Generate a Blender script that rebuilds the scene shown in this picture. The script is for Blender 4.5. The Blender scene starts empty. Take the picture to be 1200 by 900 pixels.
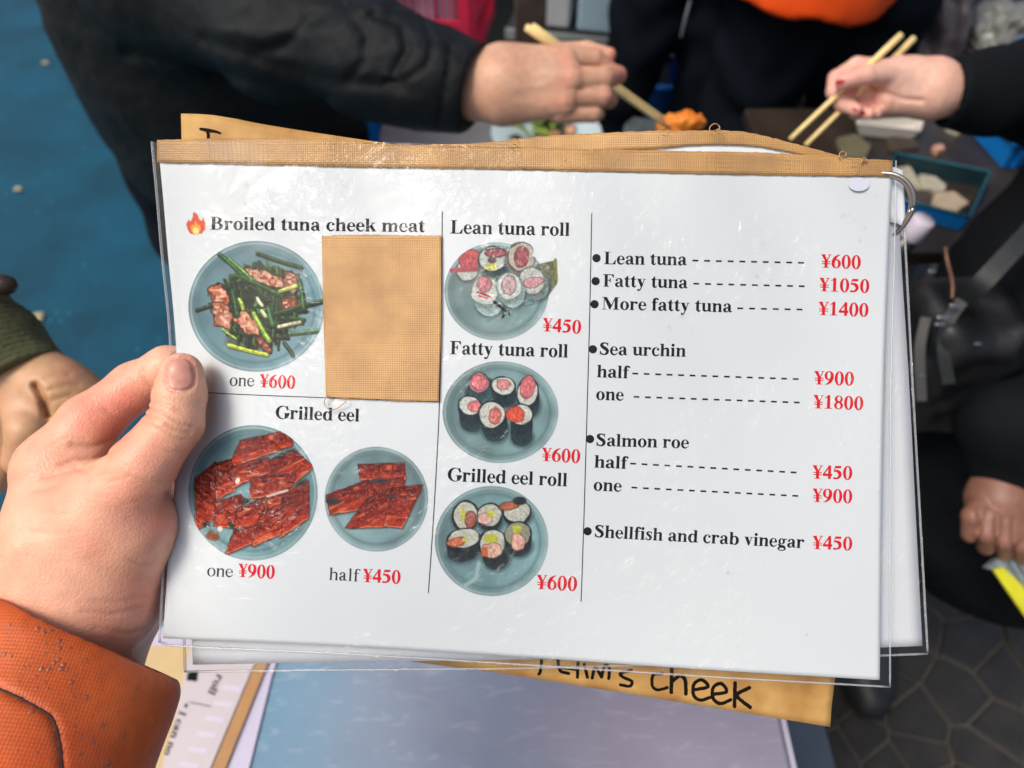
import bpy, math, random
import numpy as np
from mathutils import Vector, Matrix
random.seed(7); RNG = np.random.default_rng(11)
SC = bpy.context.scene
COL = SC.collection
# ---------------------------------------------------------------- camera, sky, sun, exposure
CAM = np.array([0.0, 0.0, 1.50]); PITCH = math.radians(50.0); F = 867.0     # pixels of the 1200 x 900 photograph
cd = bpy.data.cameras.new('camera'); cam = bpy.data.objects.new('camera', cd); COL.objects.link(cam)
cam.location = CAM; cam.rotation_euler = (math.radians(90) - PITCH, 0, 0)
cd.sensor_width = 36; cd.lens = 36 * F / 1200; cd.clip_start = 0.02; cd.clip_end = 200
cd.dof.use_dof = True; cd.dof.focus_distance = 0.309; cd.dof.aperture_fstop = 8.0
SC.camera = cam
SUN_EL, SUN_AZ = 58.0, 245.0          # azimuth measured from +Y clockwise: the light comes from behind, left
w = bpy.data.worlds.new('World'); SC.world = w; w.use_nodes = True
wn = w.node_tree.nodes; bg = wn['Background']; sky = wn.new('ShaderNodeTexSky'); sky.sky_type = 'NISHITA'
sky.sun_disc = False; sky.sun_elevation = math.radians(SUN_EL); sky.sun_rotation = math.radians(SUN_AZ)
sky.air_density = 1.0; sky.dust_density = 6.0; sky.ozone_density = 1.0
w.node_tree.links.new(sky.outputs[0], bg.inputs[0]); bg.inputs[1].default_value = 0.15
sd = bpy.data.lights.new('sun', 'SUN'); sd.energy = 1.25; sd.angle = math.radians(18); sd.color = (1, 0.93, 0.84)
so = bpy.data.objects.new('sun', sd); COL.objects.link(so)
a, e = math.radians(SUN_AZ), math.radians(SUN_EL)
so.rotation_euler = Vector((math.sin(a) * math.cos(e), math.cos(a) * math.cos(e), math.sin(e))).to_track_quat('Z', 'Y').to_euler()
SC.view_settings.view_transform = 'Standard'; SC.view_settings.look = 'None'
SC.view_settings.exposure = 0.08; SC.view_settings.gamma = 1
SC.cycles.max_bounces = 6; SC.cycles.transparent_max_bounces = 16; SC.cycles.caustics_reflective = False; SC.cycles.caustics_refractive = False

# ---------------------------------------------------------------- pixel <-> world
cs, sn = math.cos(PITCH), math.sin(PITCH)
RM = np.array([[1, 0, 0], [0, sn, -cs], [0, cs, sn]]).astype(float)   # camera axes (right, up, back) as columns
RM = np.array([[1, 0, 0], [0, sn, -cs], [0, cs, sn]])
def to_world(L): return np.asarray(L, float) @ RM.T + CAM
def P(px, py, d): return to_world(np.array([(px - 600) / F * d, (450 - py) / F * d, -d]))
def PV(px, py, d):
    px = np.asarray(px, float); py = np.asarray(py, float); d = np.broadcast_to(d, px.shape)
    return to_world(np.stack([(px - 600) / F * d, (450 - py) / F * d, -d], -1))
def PXY(Wp):
    L = (np.asarray(Wp) - CAM) @ RM
    z = np.maximum(-L[..., 2], 1e-3)
    return 600 + F * L[..., 0] / z, 450 - F * L[..., 1] / z
def at_z(px, py, z):                   # where the ray through a pixel meets a horizontal plane
    d = P(px, py, 1.0) - CAM; t = (z - CAM[2]) / d[2]
    return CAM + d * t

# ---------------------------------------------------------------- noise
def _h(i, j, k, s=0):
    n = (i * 374761393 + j * 668265263 + k * 1274126177 + s * 974711) & 0x7fffffff
    n = ((n ^ (n >> 13)) * 1274126177) & 0x7fffffff
    return ((n ^ (n >> 16)) & 0xffff) / 65535.0
def noise3(X, Y, Z, s=0):
    X, Y, Z = np.broadcast_arrays(X, Y, Z)
    xi, yi, zi = np.floor(X).astype(np.int64), np.floor(Y).astype(np.int64), np.floor(Z).astype(np.int64)
    fx, fy, fz = X - xi, Y - yi, Z - zi
    fx, fy, fz = [t * t * (3 - 2 * t) for t in (fx, fy, fz)]
    r = 0
    for a_ in (0, 1):
        for b_ in (0, 1):
            for c_ in (0, 1):
                r = r + _h(xi + a_, yi + b_, zi + c_, s) * (fx if a_ else 1 - fx) * (fy if b_ else 1 - fy) * (fz if c_ else 1 - fz)
    return r * 2 - 1
def noise2(X, Y, s=0): return noise3(X, Y, np.zeros_like(np.asarray(X, float)) + 0.37, s)
def fbm2(X, Y, s=0, o=3):
    r = 0
    for i in range(o): r = r + noise2(X * 2 ** i, Y * 2 ** i, s + i) * 0.5 ** i
    return r

# ---------------------------------------------------------------- objects, tags, meshes
def tag(o, label=None, cat=None, group=None, kind=None):
    if label: o['label'] = label
    if cat: o['category'] = cat
    if group: o['group'] = group
    if kind: o['kind'] = kind
    return o
def empty(name, loc, label=None, cat=None, group=None):
    o = bpy.data.objects.new(name, None); COL.objects.link(o); o.location = [float(v) for v in loc]; o.empty_display_size = 0.02
    return tag(o, label, cat, group)
def link(name, me, m=None, parent=None):
    o = bpy.data.objects.new(name, me); COL.objects.link(o)
    if m is not None and len(me.materials) == 0: me.materials.append(m)
    if parent is not None:
        o.parent = parent
        if parent.type == 'EMPTY': o.matrix_parent_inverse = Matrix.Translation(parent.location).inverted()
    return o
def mesh(name, V, Fc, m=None, parent=None, smooth=False, col=None, uv=None):
    V = np.asarray(V, np.float64)
    me = bpy.data.meshes.new(name)
    if isinstance(Fc, np.ndarray):
        n, k = Fc.shape
        me.vertices.add(len(V)); me.vertices.foreach_set('co', V.astype(np.float32).ravel())
        me.loops.add(n * k); me.loops.foreach_set('vertex_index', Fc.astype(np.int32).ravel())
        me.polygons.add(n); me.polygons.foreach_set('loop_start', np.arange(0, n * k, k, dtype=np.int32))
        me.update(calc_edges=True); me.validate()
    else:
        me.from_pydata([tuple(v) for v in V], [], [tuple(int(i) for i in f_) for f_ in Fc]); me.update()
    if smooth: me.polygons.foreach_set('use_smooth', [True] * len(me.polygons))
    if col is not None:
        at = me.color_attributes.new('Col', 'FLOAT_COLOR', 'POINT')
        c = np.ones((len(V), 4), np.float32); c[:, :3] = col; at.data.foreach_set('color', c.ravel())
    if uv is not None:
        ul = me.uv_layers.new(name='UVMap'); li = np.zeros(len(me.loops), np.int32); me.loops.foreach_get('vertex_index', li)
        ul.data.foreach_set('uv', np.asarray(uv, np.float32)[li].ravel())
    return link(name, me, m, parent)
def lin(c):
    c = np.asarray(c, float) / 255.0
    return np.where(c <= 0.04045, c / 12.92, ((c + 0.055) / 1.055) ** 2.4)

# ---------------------------------------------------------------- materials
def mat(name, color=(0.5, 0.5, 0.5), rough=0.6, attr=False, var=0.0, vscale=20, bump=0.0, bscale=200, metal=0.0, spec=0.5,
        sss=0.0, coat=0.0, color2=None, uvweave=None, alpha=1.0, trans=0.0, sheen=0.0, bdist=0.001, vor=False):
    m = bpy.data.materials.new(name); m.use_nodes = True; nt = m.node_tree; N = nt.nodes; Lk = nt.links; b = N['Principled BSDF']
    b.inputs['Roughness'].default_value = rough; b.inputs['Metallic'].default_value = metal; b.inputs['Specular IOR Level'].default_value = spec
    b.inputs['Coat Weight'].default_value = coat; b.inputs['Coat Roughness'].default_value = 0.12; b.inputs['Alpha'].default_value = alpha
    b.inputs['Transmission Weight'].default_value = trans; b.inputs['Sheen Weight'].default_value = sheen
    tc = N.new('ShaderNodeTexCoord')
    if attr:
        at = N.new('ShaderNodeVertexColor'); at.layer_name = 'Col'; src = at.outputs[0]
    else:
        rg = N.new('ShaderNodeRGB'); rg.outputs[0].default_value = (*color, 1); src = rg.outputs[0]
    if var or color2 is not None:
        nz = N.new('ShaderNodeTexNoise'); nz.inputs['Scale'].default_value = vscale; nz.inputs['Detail'].default_value = 6; Lk.new(tc.outputs['Object'], nz.inputs['Vector'])
        mp = N.new('ShaderNodeMapRange'); mp.inputs[1].default_value = 0.3; mp.inputs[2].default_value = 0.7; Lk.new(nz.outputs[0], mp.inputs[0])
        mx = N.new('ShaderNodeMix'); mx.data_type = 'RGBA'
        if color2 is not None:
            Lk.new(mp.outputs[0], mx.inputs[0]); Lk.new(src, mx.inputs[6]); mx.inputs[7].default_value = (*color2, 1)
        else:
            mp.inputs[3].default_value = 1 - var; mp.inputs[4].default_value = 1 + var
            mx.blend_type = 'MULTIPLY'; mx.inputs[0].default_value = 1; Lk.new(src, mx.inputs[6]); Lk.new(mp.outputs[0], mx.inputs[7])
        src = mx.outputs[2]
    Lk.new(src, b.inputs['Base Color'])
    if sss:
        b.inputs['Subsurface Weight'].default_value = sss; b.inputs['Subsurface Radius'].default_value = (1, 0.35, 0.2); b.inputs['Subsurface Scale'].default_value = 0.004
    hs = []
    if bump:
        n2 = N.new('ShaderNodeTexVoronoi' if vor else 'ShaderNodeTexNoise'); n2.inputs['Scale'].default_value = bscale
        if not vor: n2.inputs['Detail'].default_value = 5
        Lk.new(tc.outputs['Object'], n2.inputs['Vector']); hs.append((n2.outputs[0], bump))
    if uvweave:
        su, sv, stg = uvweave
        for d_, sc_ in (('X', su), ('Y', sv)):
            wv = N.new('ShaderNodeTexWave'); wv.bands_direction = d_; wv.inputs['Scale'].default_value = sc_; wv.inputs['Distortion'].default_value = 0.6
            Lk.new(tc.outputs['UV'], wv.inputs['Vector']); hs.append((wv.outputs['Fac'], stg))
    prev = None
    for h_, st in hs:
        bp = N.new('ShaderNodeBump'); bp.inputs['Strength'].default_value = st; bp.inputs['Distance'].default_value = bdist
        Lk.new(h_, bp.inputs['Height'])
        if prev is not None: Lk.new(prev, bp.inputs['Normal'])
        prev = bp.outputs[0]
    if prev is not None: Lk.new(prev, b.inputs['Normal'])
    return m

# ---------------------------------------------------------------- signed-distance modelling
def smin(a_, b_, k):
    if k <= 0: return np.minimum(a_, b_)
    h = np.clip(0.5 + 0.5 * (b_ - a_) / k, 0, 1)
    return b_ * (1 - h) + a_ * h - k * h * (1 - h)
def smax(a_, b_, k): return -smin(-a_, -b_, k)
def cone(p, A, B, ra, rb):
    A = np.asarray(A, float); B = np.asarray(B, float)
    ba = B - A; t = np.clip(((p - A) @ ba) / max(ba @ ba, 1e-12), 0, 1)
    q = p - A - t[..., None] * ba
    return np.sqrt((q * q).sum(-1)) - (ra + (rb - ra) * t)
def chain(p, pts, k=0.0):
    d = None
    for (A, ra), (B, rb) in zip(pts[:-1], pts[1:]):
        c = cone(p, A, B, ra, rb); d = c if d is None else smin(d, c, k)
    return d
def ell(p, C, R, ax=None):
    q = p - np.asarray(C, float)
    if ax is not None: q = q @ np.asarray(ax, float).T
    R = np.asarray(R, float); k0 = np.sqrt(((q / R) ** 2).sum(-1)); k1 = np.sqrt(((q / (R * R)) ** 2).sum(-1))
    return k0 * (k0 - 1) / np.maximum(k1, 1e-9)
def boxd(p, C, Hs, ax=None, r=0.0):
    q = p - np.asarray(C, float)
    if ax is not None: q = q @ np.asarray(ax, float).T
    q = np.abs(q) - (np.asarray(Hs, float) - r)
    return np.sqrt((np.maximum(q, 0) ** 2).sum(-1)) + np.minimum(q.max(-1), 0) - r
def J(px, py, d, rpx): return (P(px, py, d), rpx * d / F)
def sdf_mesh(f_, lo, hi, res, B=8, slack=1.5, project=2):
    lo = np.asarray(lo, float); hi = np.asarray(hi, float)
    n = (np.ceil((hi - lo) / res / B).astype(int) + 1) * B
    nb = n // B
    bi = np.stack(np.meshgrid(*[np.arange(k) for k in nb], indexing='ij'), -1).reshape(-1, 3)
    bc = lo + (bi * B + (B - 1) / 2) * res
    bd = f_(bc)
    D = np.repeat(np.repeat(np.repeat(bd.reshape(nb).astype(np.float32), B, 0), B, 1), B, 2)
    act = np.abs(bd) < B * res * 0.87 * slack
    off = np.stack(np.meshgrid(*[np.arange(B)] * 3, indexing='ij'), -1).reshape(-1, 3)
    ab = bi[act]
    for s in range(0, len(ab), 1500):
        idx = (ab[s:s + 1500, None, :] * B + off[None]).reshape(-1, 3)
        D[idx[:, 0], idx[:, 1], idx[:, 2]] = f_(lo + idx * res)
    D[0], D[-1], D[:, 0], D[:, -1], D[:, :, 0], D[:, :, -1] = [1e-3] * 6
    I = D < 0
    cnt = np.zeros(tuple(n - 1), np.int8)
    sl = [slice(0, -1), slice(1, None)]
    for a_ in (0, 1):
        for b_ in (0, 1):
            for c_ in (0, 1): cnt += I[sl[a_], sl[b_], sl[c_]]
    cells = np.argwhere((cnt > 0) & (cnt < 8))
    vid = np.full(tuple(n - 1), -1, np.int64); vid[cells[:, 0], cells[:, 1], cells[:, 2]] = np.arange(len(cells))
    acc = np.zeros((len(cells), 3)); num = np.zeros(len(cells))
    cr = np.array([(a_, b_, c_) for a_ in (0, 1) for b_ in (0, 1) for c_ in (0, 1)])
    for i in range(8):
        for j in range(i + 1, 8):
            if np.abs(cr[i] - cr[j]).sum() != 1: continue
            p0 = cells + cr[i]; p1 = cells + cr[j]
            d0 = D[p0[:, 0], p0[:, 1], p0[:, 2]].astype(float); d1 = D[p1[:, 0], p1[:, 1], p1[:, 2]].astype(float)
            ms = (d0 < 0) != (d1 < 0)
            t = np.where(ms, d0 / np.where(ms, d0 - d1, 1), 0)
            acc += np.where(ms[:, None], p0 + t[:, None] * (p1 - p0), 0); num += ms
    V = lo + acc / num[:, None] * res
    Q = []
    for ax in range(3):
        a_ = [slice(None)] * 3; b_ = [slice(None)] * 3; a_[ax] = slice(0, -1); b_[ax] = slice(1, None)
        ch = I[tuple(a_)] != I[tuple(b_)]
        E_ = np.argwhere(ch); o1, o2 = [k for k in range(3) if k != ax]
        E_ = E_[(E_[:, o1] > 0) & (E_[:, o2] > 0) & (E_[:, o1] < n[o1] - 1) & (E_[:, o2] < n[o2] - 1)]
        u = np.zeros(3, int); v = np.zeros(3, int); u[o1] = 1; v[o2] = 1
        q = [E_ - u - v, E_ - v, E_, E_ - u]
        q = np.stack([vid[k[:, 0], k[:, 1], k[:, 2]] for k in q], 1)
        ins = I[E_[:, 0], E_[:, 1], E_[:, 2]]
        flip = ins if ax != 1 else ~ins
        q[~flip] = q[~flip][:, ::-1]
        Q.append(q)
    Q = np.concatenate(Q); Q = Q[(Q >= 0).all(1)]
    for _ in range(project):
        h = res * 0.5; d = f_(V)
        g = np.stack([f_(V + np.array(v_) * h) - f_(V - np.array(v_) * h) for v_ in ((1, 0, 0), (0, 1, 0), (0, 0, 1))], -1) / (2 * h)
        gl = (g * g).sum(-1)
        V = V - np.clip(d / np.maximum(gl, 0.2), -res, res)[:, None] * g
    return V, Q
def bounds(js, pad=0.01):
    A = np.array([j[0] for j in js]); r = np.array([j[1] for j in js])
    return (A - r[:, None]).min(0) - pad, (A + r[:, None]).max(0) + pad
def sdf_obj(name, f_, lo, hi, res, m, parent=None, colf=None, uvf=None, **kw):
    V, Q = sdf_mesh(f_, lo, hi, res, **kw)
    return mesh(name, V, Q, m, parent, True, colf(V) if colf else None, uvf(V) if uvf else None)
def march(f_, px, py, d0=0.05, d1=3.0):
    o = CAM; dr = P(px, py, 1.0) - CAM; L = np.linalg.norm(dr); t = d0
    for _ in range(200):
        d = float(f_((o + dr * t)[None])[0])
        if d < 1e-5: return o + dr * t
        t += max(d * 0.6, 1e-5) / L
        if t > d1: return None
    return o + dr * t
def seg2(X, Y, pts):                   # distance to a polyline in the plane
    d = np.full(np.shape(X), 1e9)
    for (ax, ay), (bx, by) in zip(pts[:-1], pts[1:]):
        vx, vy = bx - ax, by - ay; t = np.clip(((X - ax) * vx + (Y - ay) * vy) / max(vx * vx + vy * vy, 1e-9), 0, 1)
        d = np.minimum(d, np.hypot(X - ax - t * vx, Y - ay - t * vy))
    return d

# ---------------------------------------------------------------- simple solids
def bxv(c, h, R=None):
    V = np.array([(x, y, z) for x in (-1, 1) for y in (-1, 1) for z in (-1, 1)]) * np.asarray(h, float)
    if R is not None: V = V @ np.asarray(R, float).T
    return V + np.asarray(c, float)
BXF = [(0, 1, 3, 2), (4, 6, 7, 5), (0, 4, 5, 1), (2, 3, 7, 6), (0, 2, 6, 4), (1, 5, 7, 3)]
def box(name, c, h, m, parent=None, R=None, bev=0.0):
    o = mesh(name, bxv(c, h, R), BXF, m, parent)
    if bev: add_bevel(o, bev)
    return o
def add_bevel(o, wd, seg=2):
    md = o.modifiers.new('bevel', 'BEVEL'); md.width = wd; md.segments = seg; md.limit_method = 'ANGLE'
def merge(parts):
    V = []; Fs = []; n = 0
    for v, f_ in parts:
        V.append(np.asarray(v)); Fs += [tuple(int(i) + n for i in q) for q in f_]; n += len(v)
    return np.concatenate(V), Fs
def tube(pts, rad, seg=10, cap=True):
    pts = np.asarray(pts, float); n = len(pts); rad = np.broadcast_to(rad, (n,))
    T = np.gradient(pts, axis=0); T /= np.linalg.norm(T, axis=1)[:, None]
    up = np.array([0, 0, 1.0]) if abs(T[0][2]) < 0.9 else np.array([1.0, 0, 0]); V = []
    for i in range(n):
        u = np.cross(T[i], up); u /= np.linalg.norm(u); v = np.cross(T[i], u); up = -np.cross(T[i], u) if False else up
        for k in range(seg):
            a_ = 2 * math.pi * k / seg; V.append(pts[i] + rad[i] * (math.cos(a_) * u + math.sin(a_) * v))
    Fs = [(i * seg + k, i * seg + (k + 1) % seg, (i + 1) * seg + (k + 1) % seg, (i + 1) * seg + k) for i in range(n - 1) for k in range(seg)]
    if cap: Fs += [tuple(range(seg))[::-1], tuple((n - 1) * seg + k for k in range(seg))]
    return np.array(V), Fs
def tube_obj(name, pts, rad, m, parent=None, seg=10): 
    V, Fs = tube(pts, rad, seg); return mesh(name, V, Fs, m, parent, True)
def crom(pts, n=8):
    pts = np.asarray(pts, float); Q = np.vstack([2 * pts[0] - pts[1], pts, 2 * pts[-1] - pts[-2]]); out = []
    for i in range(1, len(Q) - 2):
        for t in np.linspace(0, 1, n, endpoint=False):
            p0, p1, p2, p3 = Q[i - 1:i + 3]
            out.append(0.5 * (2 * p1 + (p2 - p0) * t + (2 * p0 - 5 * p1 + 4 * p2 - p3) * t * t + (3 * p1 - p0 - 3 * p2 + p3) * t ** 3))
    out.append(pts[-1]); return np.array(out)

# ================================================================ LETTERING (own serif letter shapes, units of 1/1000 em)
def g_seg(X, Y, a_, b_):
    (ax, ay, ar), (bx, by, br) = a_, b_; vx, vy = bx - ax, by - ay
    t = np.clip(((X - ax) * vx + (Y - ay) * vy) / max(vx * vx + vy * vy, 1e-9), 0, 1)
    return np.hypot(X - ax - t * vx, Y - ay - t * vy) - (ar + (br - ar) * t)
def g_prim(X, Y, p):
    k = p[0]; s = p[1:]
    if k == 'R': return np.maximum(np.maximum(s[0] - X, X - s[2]), np.maximum(s[1] - Y, Y - s[3]))
    if k == 'E':
        d = (np.hypot((X - s[0]) / s[2], (Y - s[1]) / s[3]) - 1) * min(s[2], s[3])
        if len(s) > 4: d = np.maximum(d, np.maximum(s[4] - Y, Y - s[5]))
        return d
    if k == 'K':
        q = crom(np.array(s[0], float), 6); d = None
        for i in range(len(q) - 1):
            e_ = g_seg(X, Y, q[i], q[i + 1]); d = e_ if d is None else np.minimum(d, e_)
        return d
    if k == 'P':
        pts = s[0]; n = len(pts); d = np.full(X.shape, 1e9); ins = np.zeros(X.shape, bool)
        for i in range(n):
            (ax, ay), (bx, by) = pts[i], pts[(i + 1) % n]
            d = np.minimum(d, g_seg(X, Y, (ax, ay, 0), (bx, by, 0)))
            c = ((ay > Y) != (by > Y)) & (X < (bx - ax) * (Y - ay) / (by - ay + 1e-12) + ax); ins ^= c
        return np.where(ins, -d, d)
def stem_(x0, x1, h, flag=True, foot=True, y0=0, ft=22):
    o = [('R', x0, y0, x1, h)]
    if flag: o.append(('P', [(x0 - 52, h - 12), (x0 - 52, h - 36), (x0 + 5, h - 52), (x1, h - 90), (x1, h + 2)]))
    if foot: o += [('R', x0 - 50, 0, x1 + 50, ft), ('P', [(x0 - 25, ft - 2), (x1 + 25, ft - 2), (x1, ft + 26), (x0, ft + 26)])]
    return o
def arch_(x0, x1, h=473):
    m_ = (x0 + x1) / 2
    return [('K', [(x0 - 5, h - 115, 14), (x0 + 50, h - 62, 26), (m_ + 20, h - 44, 44), (x1 - 75, h - 85, 60), (x1 - 67, h - 150, 66)]), ('R', x1 - 134, 0, x1, h - 145)] + stem_(x1 - 134, x1, 100, False, True)
G = {}
G['i'] = (278, stem_(67, 202, 473) + [('E', 134, 612, 78, 78)])
G['l'] = (278, stem_(67, 202, 676))
G['I'] = (389, [('R', 118, 0, 270, 676), ('R', 20, 0, 370, 22), ('R', 20, 654, 370, 676)])
G['h'] = (556, stem_(67, 202, 676) + arch_(202, 489))
G['n'] = (556, stem_(67, 202, 473) + arch_(202, 489))
G['m'] = (833, stem_(67, 202, 473) + arch_(202, 485) + arch_(485, 768))
G['u'] = (556, stem_(67, 202, 473, True, False, 120) + stem_(354, 489, 473, True, False, 30) + [('K', [(134, 140, 67), (150, 80, 60), (215, 46, 46), (290, 52, 30), (362, 100, 14)]), ('P', [(420, 0), (545, 12), (545, 34), (489, 60), (380, 80)])])
G['r'] = (444, stem_(67, 202, 473) + [('K', [(200, 350, 14), (245, 425, 28), (330, 440, 36)]), ('E', 362, 400, 66, 66)])
G['o'] = (500, [('E', 250, 230, 226, 244), '-', ('E', 250, 230, 88, 214)])
G['c'] = (444, [('E', 238, 230, 212, 244), '-', ('E', 292, 240, 140, 206), ('R', 330, 90, 480, 330), '+', ('E', 350, 362, 60, 62), ('K', [(210, 20, 30), (300, 38, 26), (370, 72, 15), (418, 125, 9)])])
G['e'] = (444, [('E', 226, 230, 205, 244), '-', ('E', 236, 335, 74, 112, 268, 700), ('E', 300, 225, 165, 185, -50, 234), ('R', 330, 80, 460, 234), '+', ('K', [(210, 18, 28), (300, 36, 26), (370, 72, 15), (415, 130, 9)])])
G['a'] = (500, [('E', 170, 120, 140, 132), '-', ('E', 225, 128, 62, 82), '+', ('R', 288, 90, 420, 350), ('K', [(120, 365, 50), (150, 432, 26), (225, 455, 22), (310, 432, 42), (354, 350, 66)]), ('E', 116, 362, 58, 56), ('K', [(300, 275, 12), (200, 240, 22), (110, 185, 45)]), ('K', [(354, 90, 62), (405, 32, 34), (475, 48, 11)])])
G['b'] = (556, [('E', 325, 230, 207, 245), '-', ('E', 288, 228, 96, 205), '+'] + stem_(67, 202, 676, True, False))
G['d'] = (556, [('E', 231, 230, 207, 245), '-', ('E', 268, 230, 96, 205), '+'] + stem_(354, 489, 676, True, False, 20) + [('P', [(380, 0), (545, 12), (545, 34), (489, 60), (370, 70)])])
G['f'] = (333, stem_(80, 215, 560, False) + [('K', [(148, 540, 67), (165, 610, 60), (225, 660, 32), (300, 662, 26)]), ('E', 322, 618, 52, 52), ('R', 15, 425, 310, 461)])
G['g'] = (500, [('E', 225, 310, 170, 163), '-', ('E', 225, 310, 66, 134), '+', ('K', [(350, 425, 28), (475, 438, 26)]), ('E', 240, -85, 215, 118), '-', ('E', 240, -95, 140, 62), '+', ('K', [(150, 190, 26), (95, 125, 42), (150, 62, 56), (330, 28, 66), (400, -40, 50)])])
G['k'] = (556, stem_(67, 202, 676) + [('K', [(200, 205, 20), (410, 440, 20)]), ('P', [(240, 280), (330, 370), (535, 12), (360, 12)]), ('R', 320, 0, 550, 22), ('R', 320, 439, 510, 461)])
G['s'] = (389, [('K', [(322, 375, 14), (275, 432, 24), (190, 448, 28), (105, 400, 46), (118, 320, 58), (230, 235, 64), (292, 140, 60), (255, 50, 44), (170, 16, 26), (80, 45, 22), (45, 130, 12)]), ('R', 318, 320, 338, 462), ('R', 28, 0, 46, 150)])
G['t'] = (333, [('R', 80, 100, 215, 470), ('R', 15, 425, 305, 461), ('P', [(215, 430), (215, 612), (188, 612), (30, 445)]), ('K', [(148, 115, 67), (170, 52, 52), (240, 24, 32), (312, 88, 10)])])
G['v'] = (500, [('P', [(45, 455), (200, 455), (330, 130), (268, -10), (232, -10)]), ('K', [(262, 40, 18), (405, 445, 17)]), ('R', 8, 440, 240, 461), ('R', 325, 440, 488, 461)])
G['y'] = (500, G['v'][1] + [('K', [(250, 10, 20), (205, -100, 24), (150, -158, 32)]), ('E', 88, -145, 54, 54)])
G['w'] = (722, [('P', [(45, 455), (185, 455), (290, 130), (240, -10), (210, -10)]), ('P', [(300, 455), (430, 455), (530, 130), (480, -10), (450, -10)]), ('K', [(235, 40, 16), (360, 400, 16)]), ('K', [(480, 40, 16), (620, 445, 16)]), ('R', 8, 440, 220, 461), ('R', 270, 440, 450, 461), ('R', 545, 440, 710, 461)])
G['B'] = (667, [('R', 200, 345, 330, 676), ('E', 325, 510, 232, 166), ('R', 200, 0, 350, 362), ('E', 350, 181, 270, 181), '-', ('R', 250, 366, 300, 648), ('E', 300, 508, 118, 140), ('R', 250, 26, 320, 338), ('E', 325, 182, 140, 156), '+', ('R', 100, 0, 252, 676), ('R', 16, 0, 320, 22), ('R', 16, 654, 320, 676)])
G['F'] = (611, [('R', 100, 0, 252, 676), ('R', 16, 638, 560, 676), ('R', 16, 0, 340, 22), ('P', [(560, 660), (585, 500), (560, 500), (440, 645)]), ('R', 250, 335, 400, 368), ('P', [(408, 470), (408, 235), (385, 235), (340, 350), (385, 470)])])
G['G'] = (778, [('E', 400, 338, 366, 354), '-', ('E', 440, 338, 236, 322), ('R', 570, 300, 860, 480), '+', ('P', [(668, 690), (668, 455), (640, 455), (560, 600), (640, 690)]), ('R', 520, 50, 665, 300), ('R', 450, 288, 755, 312)])
G['L'] = (667, [('R', 100, 0, 252, 676), ('R', 16, 654, 350, 676), ('R', 16, 0, 600, 34), ('P', [(600, 0), (640, 240), (615, 240), (470, 25)])])
G['M'] = (944, [('R', 118, 0, 150, 650), ('R', 680, 0, 830, 676), ('P', [(30, 676), (260, 676), (540, 210), (440, 0), (415, 0), (125, 640)]), ('K', [(455, 60, 20), (700, 640, 20)]), ('R', 14, 0, 260, 22), ('R', 600, 0, 925, 22), ('R', 14, 654, 240, 676), ('R', 690, 654, 925, 676)])
G['S'] = (556, [('K', [(448, 530, 14), (405, 612, 32), (290, 655, 28), (155, 605, 58), (118, 510, 72), (230, 405, 84), (375, 310, 84), (436, 200, 76), (395, 85, 60), (280, 22, 30), (130, 60, 34), (66, 190, 14)]), ('R', 440, 470, 462, 690), ('R', 44, -15, 66, 220)])
G['0'] = (500, [('E', 250, 331, 226, 357), '-', ('E', 250, 331, 88, 328)])
G['1'] = (500, [('R', 185, 20, 325, 690), ('P', [(65, 560), (75, 538), (190, 575), (325, 600), (325, 690), (300, 690)]), ('R', 65, 0, 442, 24)])
G['4'] = (500, [('R', 285, 0, 415, 688), ('K', [(38, 215, 28), (335, 650, 32)]), ('R', 18, 150, 475, 262)])
G['5'] = (500, [('P', [(130, 676), (440, 676), (400, 560), (110, 560)]), ('K', [(122, 600, 18), (80, 400, 16)]), ('K', [(82, 405, 30), (200, 420, 52), (325, 350, 80), (372, 230, 76), (330, 110, 60), (220, 40, 38), (80, 45, 50)])])
G['6'] = (500, [('K', [(440, 680, 12), (310, 622, 38), (185, 500, 70), (115, 330, 86)]), ('E', 255, 222, 228, 236), '-', ('E', 265, 212, 88, 198), '+'])
G['8'] = (500, [('E', 250, 502, 192, 186), ('E', 250, 182, 218, 196), '-', ('E', 265, 525, 84, 130), ('E', 250, 165, 100, 146), '+'])
G['9'] = (500, [('K', [(60, -4, 12), (190, 54, 38), (315, 176, 70), (385, 346, 86)]), ('E', 245, 454, 228, 236), '-', ('E', 235, 464, 88, 198), '+'])
G['\u00a5'] = (500, [('P', [(0, 676), (178, 676), (318, 330), (225, 300)]), ('K', [(280, 335, 24), (432, 645, 20)]), ('R', 180, 0, 320, 350), ('R', 85, 0, 415, 22), ('R', -12, 654, 225, 676), ('R', 335, 654, 515, 676), ('R', 38, 296, 462, 334), ('R', 38, 186, 462, 224)])
G['.'] = (250, [('E', 125, 70, 80, 80)])
GR_ = {}
def rst(x0, x1, h, foot=True): return [('R', x0, 0 if foot else 30, x1, h), ('P', [(x0 - 45, h - 30), (x0 - 45, h - 48), (x0 + 4, h - 50), (x1, h - 60), (x1, h)])] + ([('R', x0 - 50, 0, x1 + 50, 18)] if foot else [])
def rar(x0, x1): return [('K', [(x0 - 4, 360, 14), (x0 + 60, 415, 22), ((x0 + x1) / 2 + 25, 425, 34), (x1 - 48, 375, 42), (x1 - 42, 310, 42)]), ('R', x1 - 84, 0, x1, 315), ('R', x1 - 130, 0, x1 + 46, 18)]
GR_['o'] = (500, [('E', 250, 225, 221, 237), '-', ('E', 250, 225, 132, 208)])
GR_['n'] = (500, rst(68, 152, 460) + rar(152, 432)); GR_['h'] = (500, rst(68, 152, 683) + rar(152, 432)); GR_['l'] = (278, rst(98, 182, 683))
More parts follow.
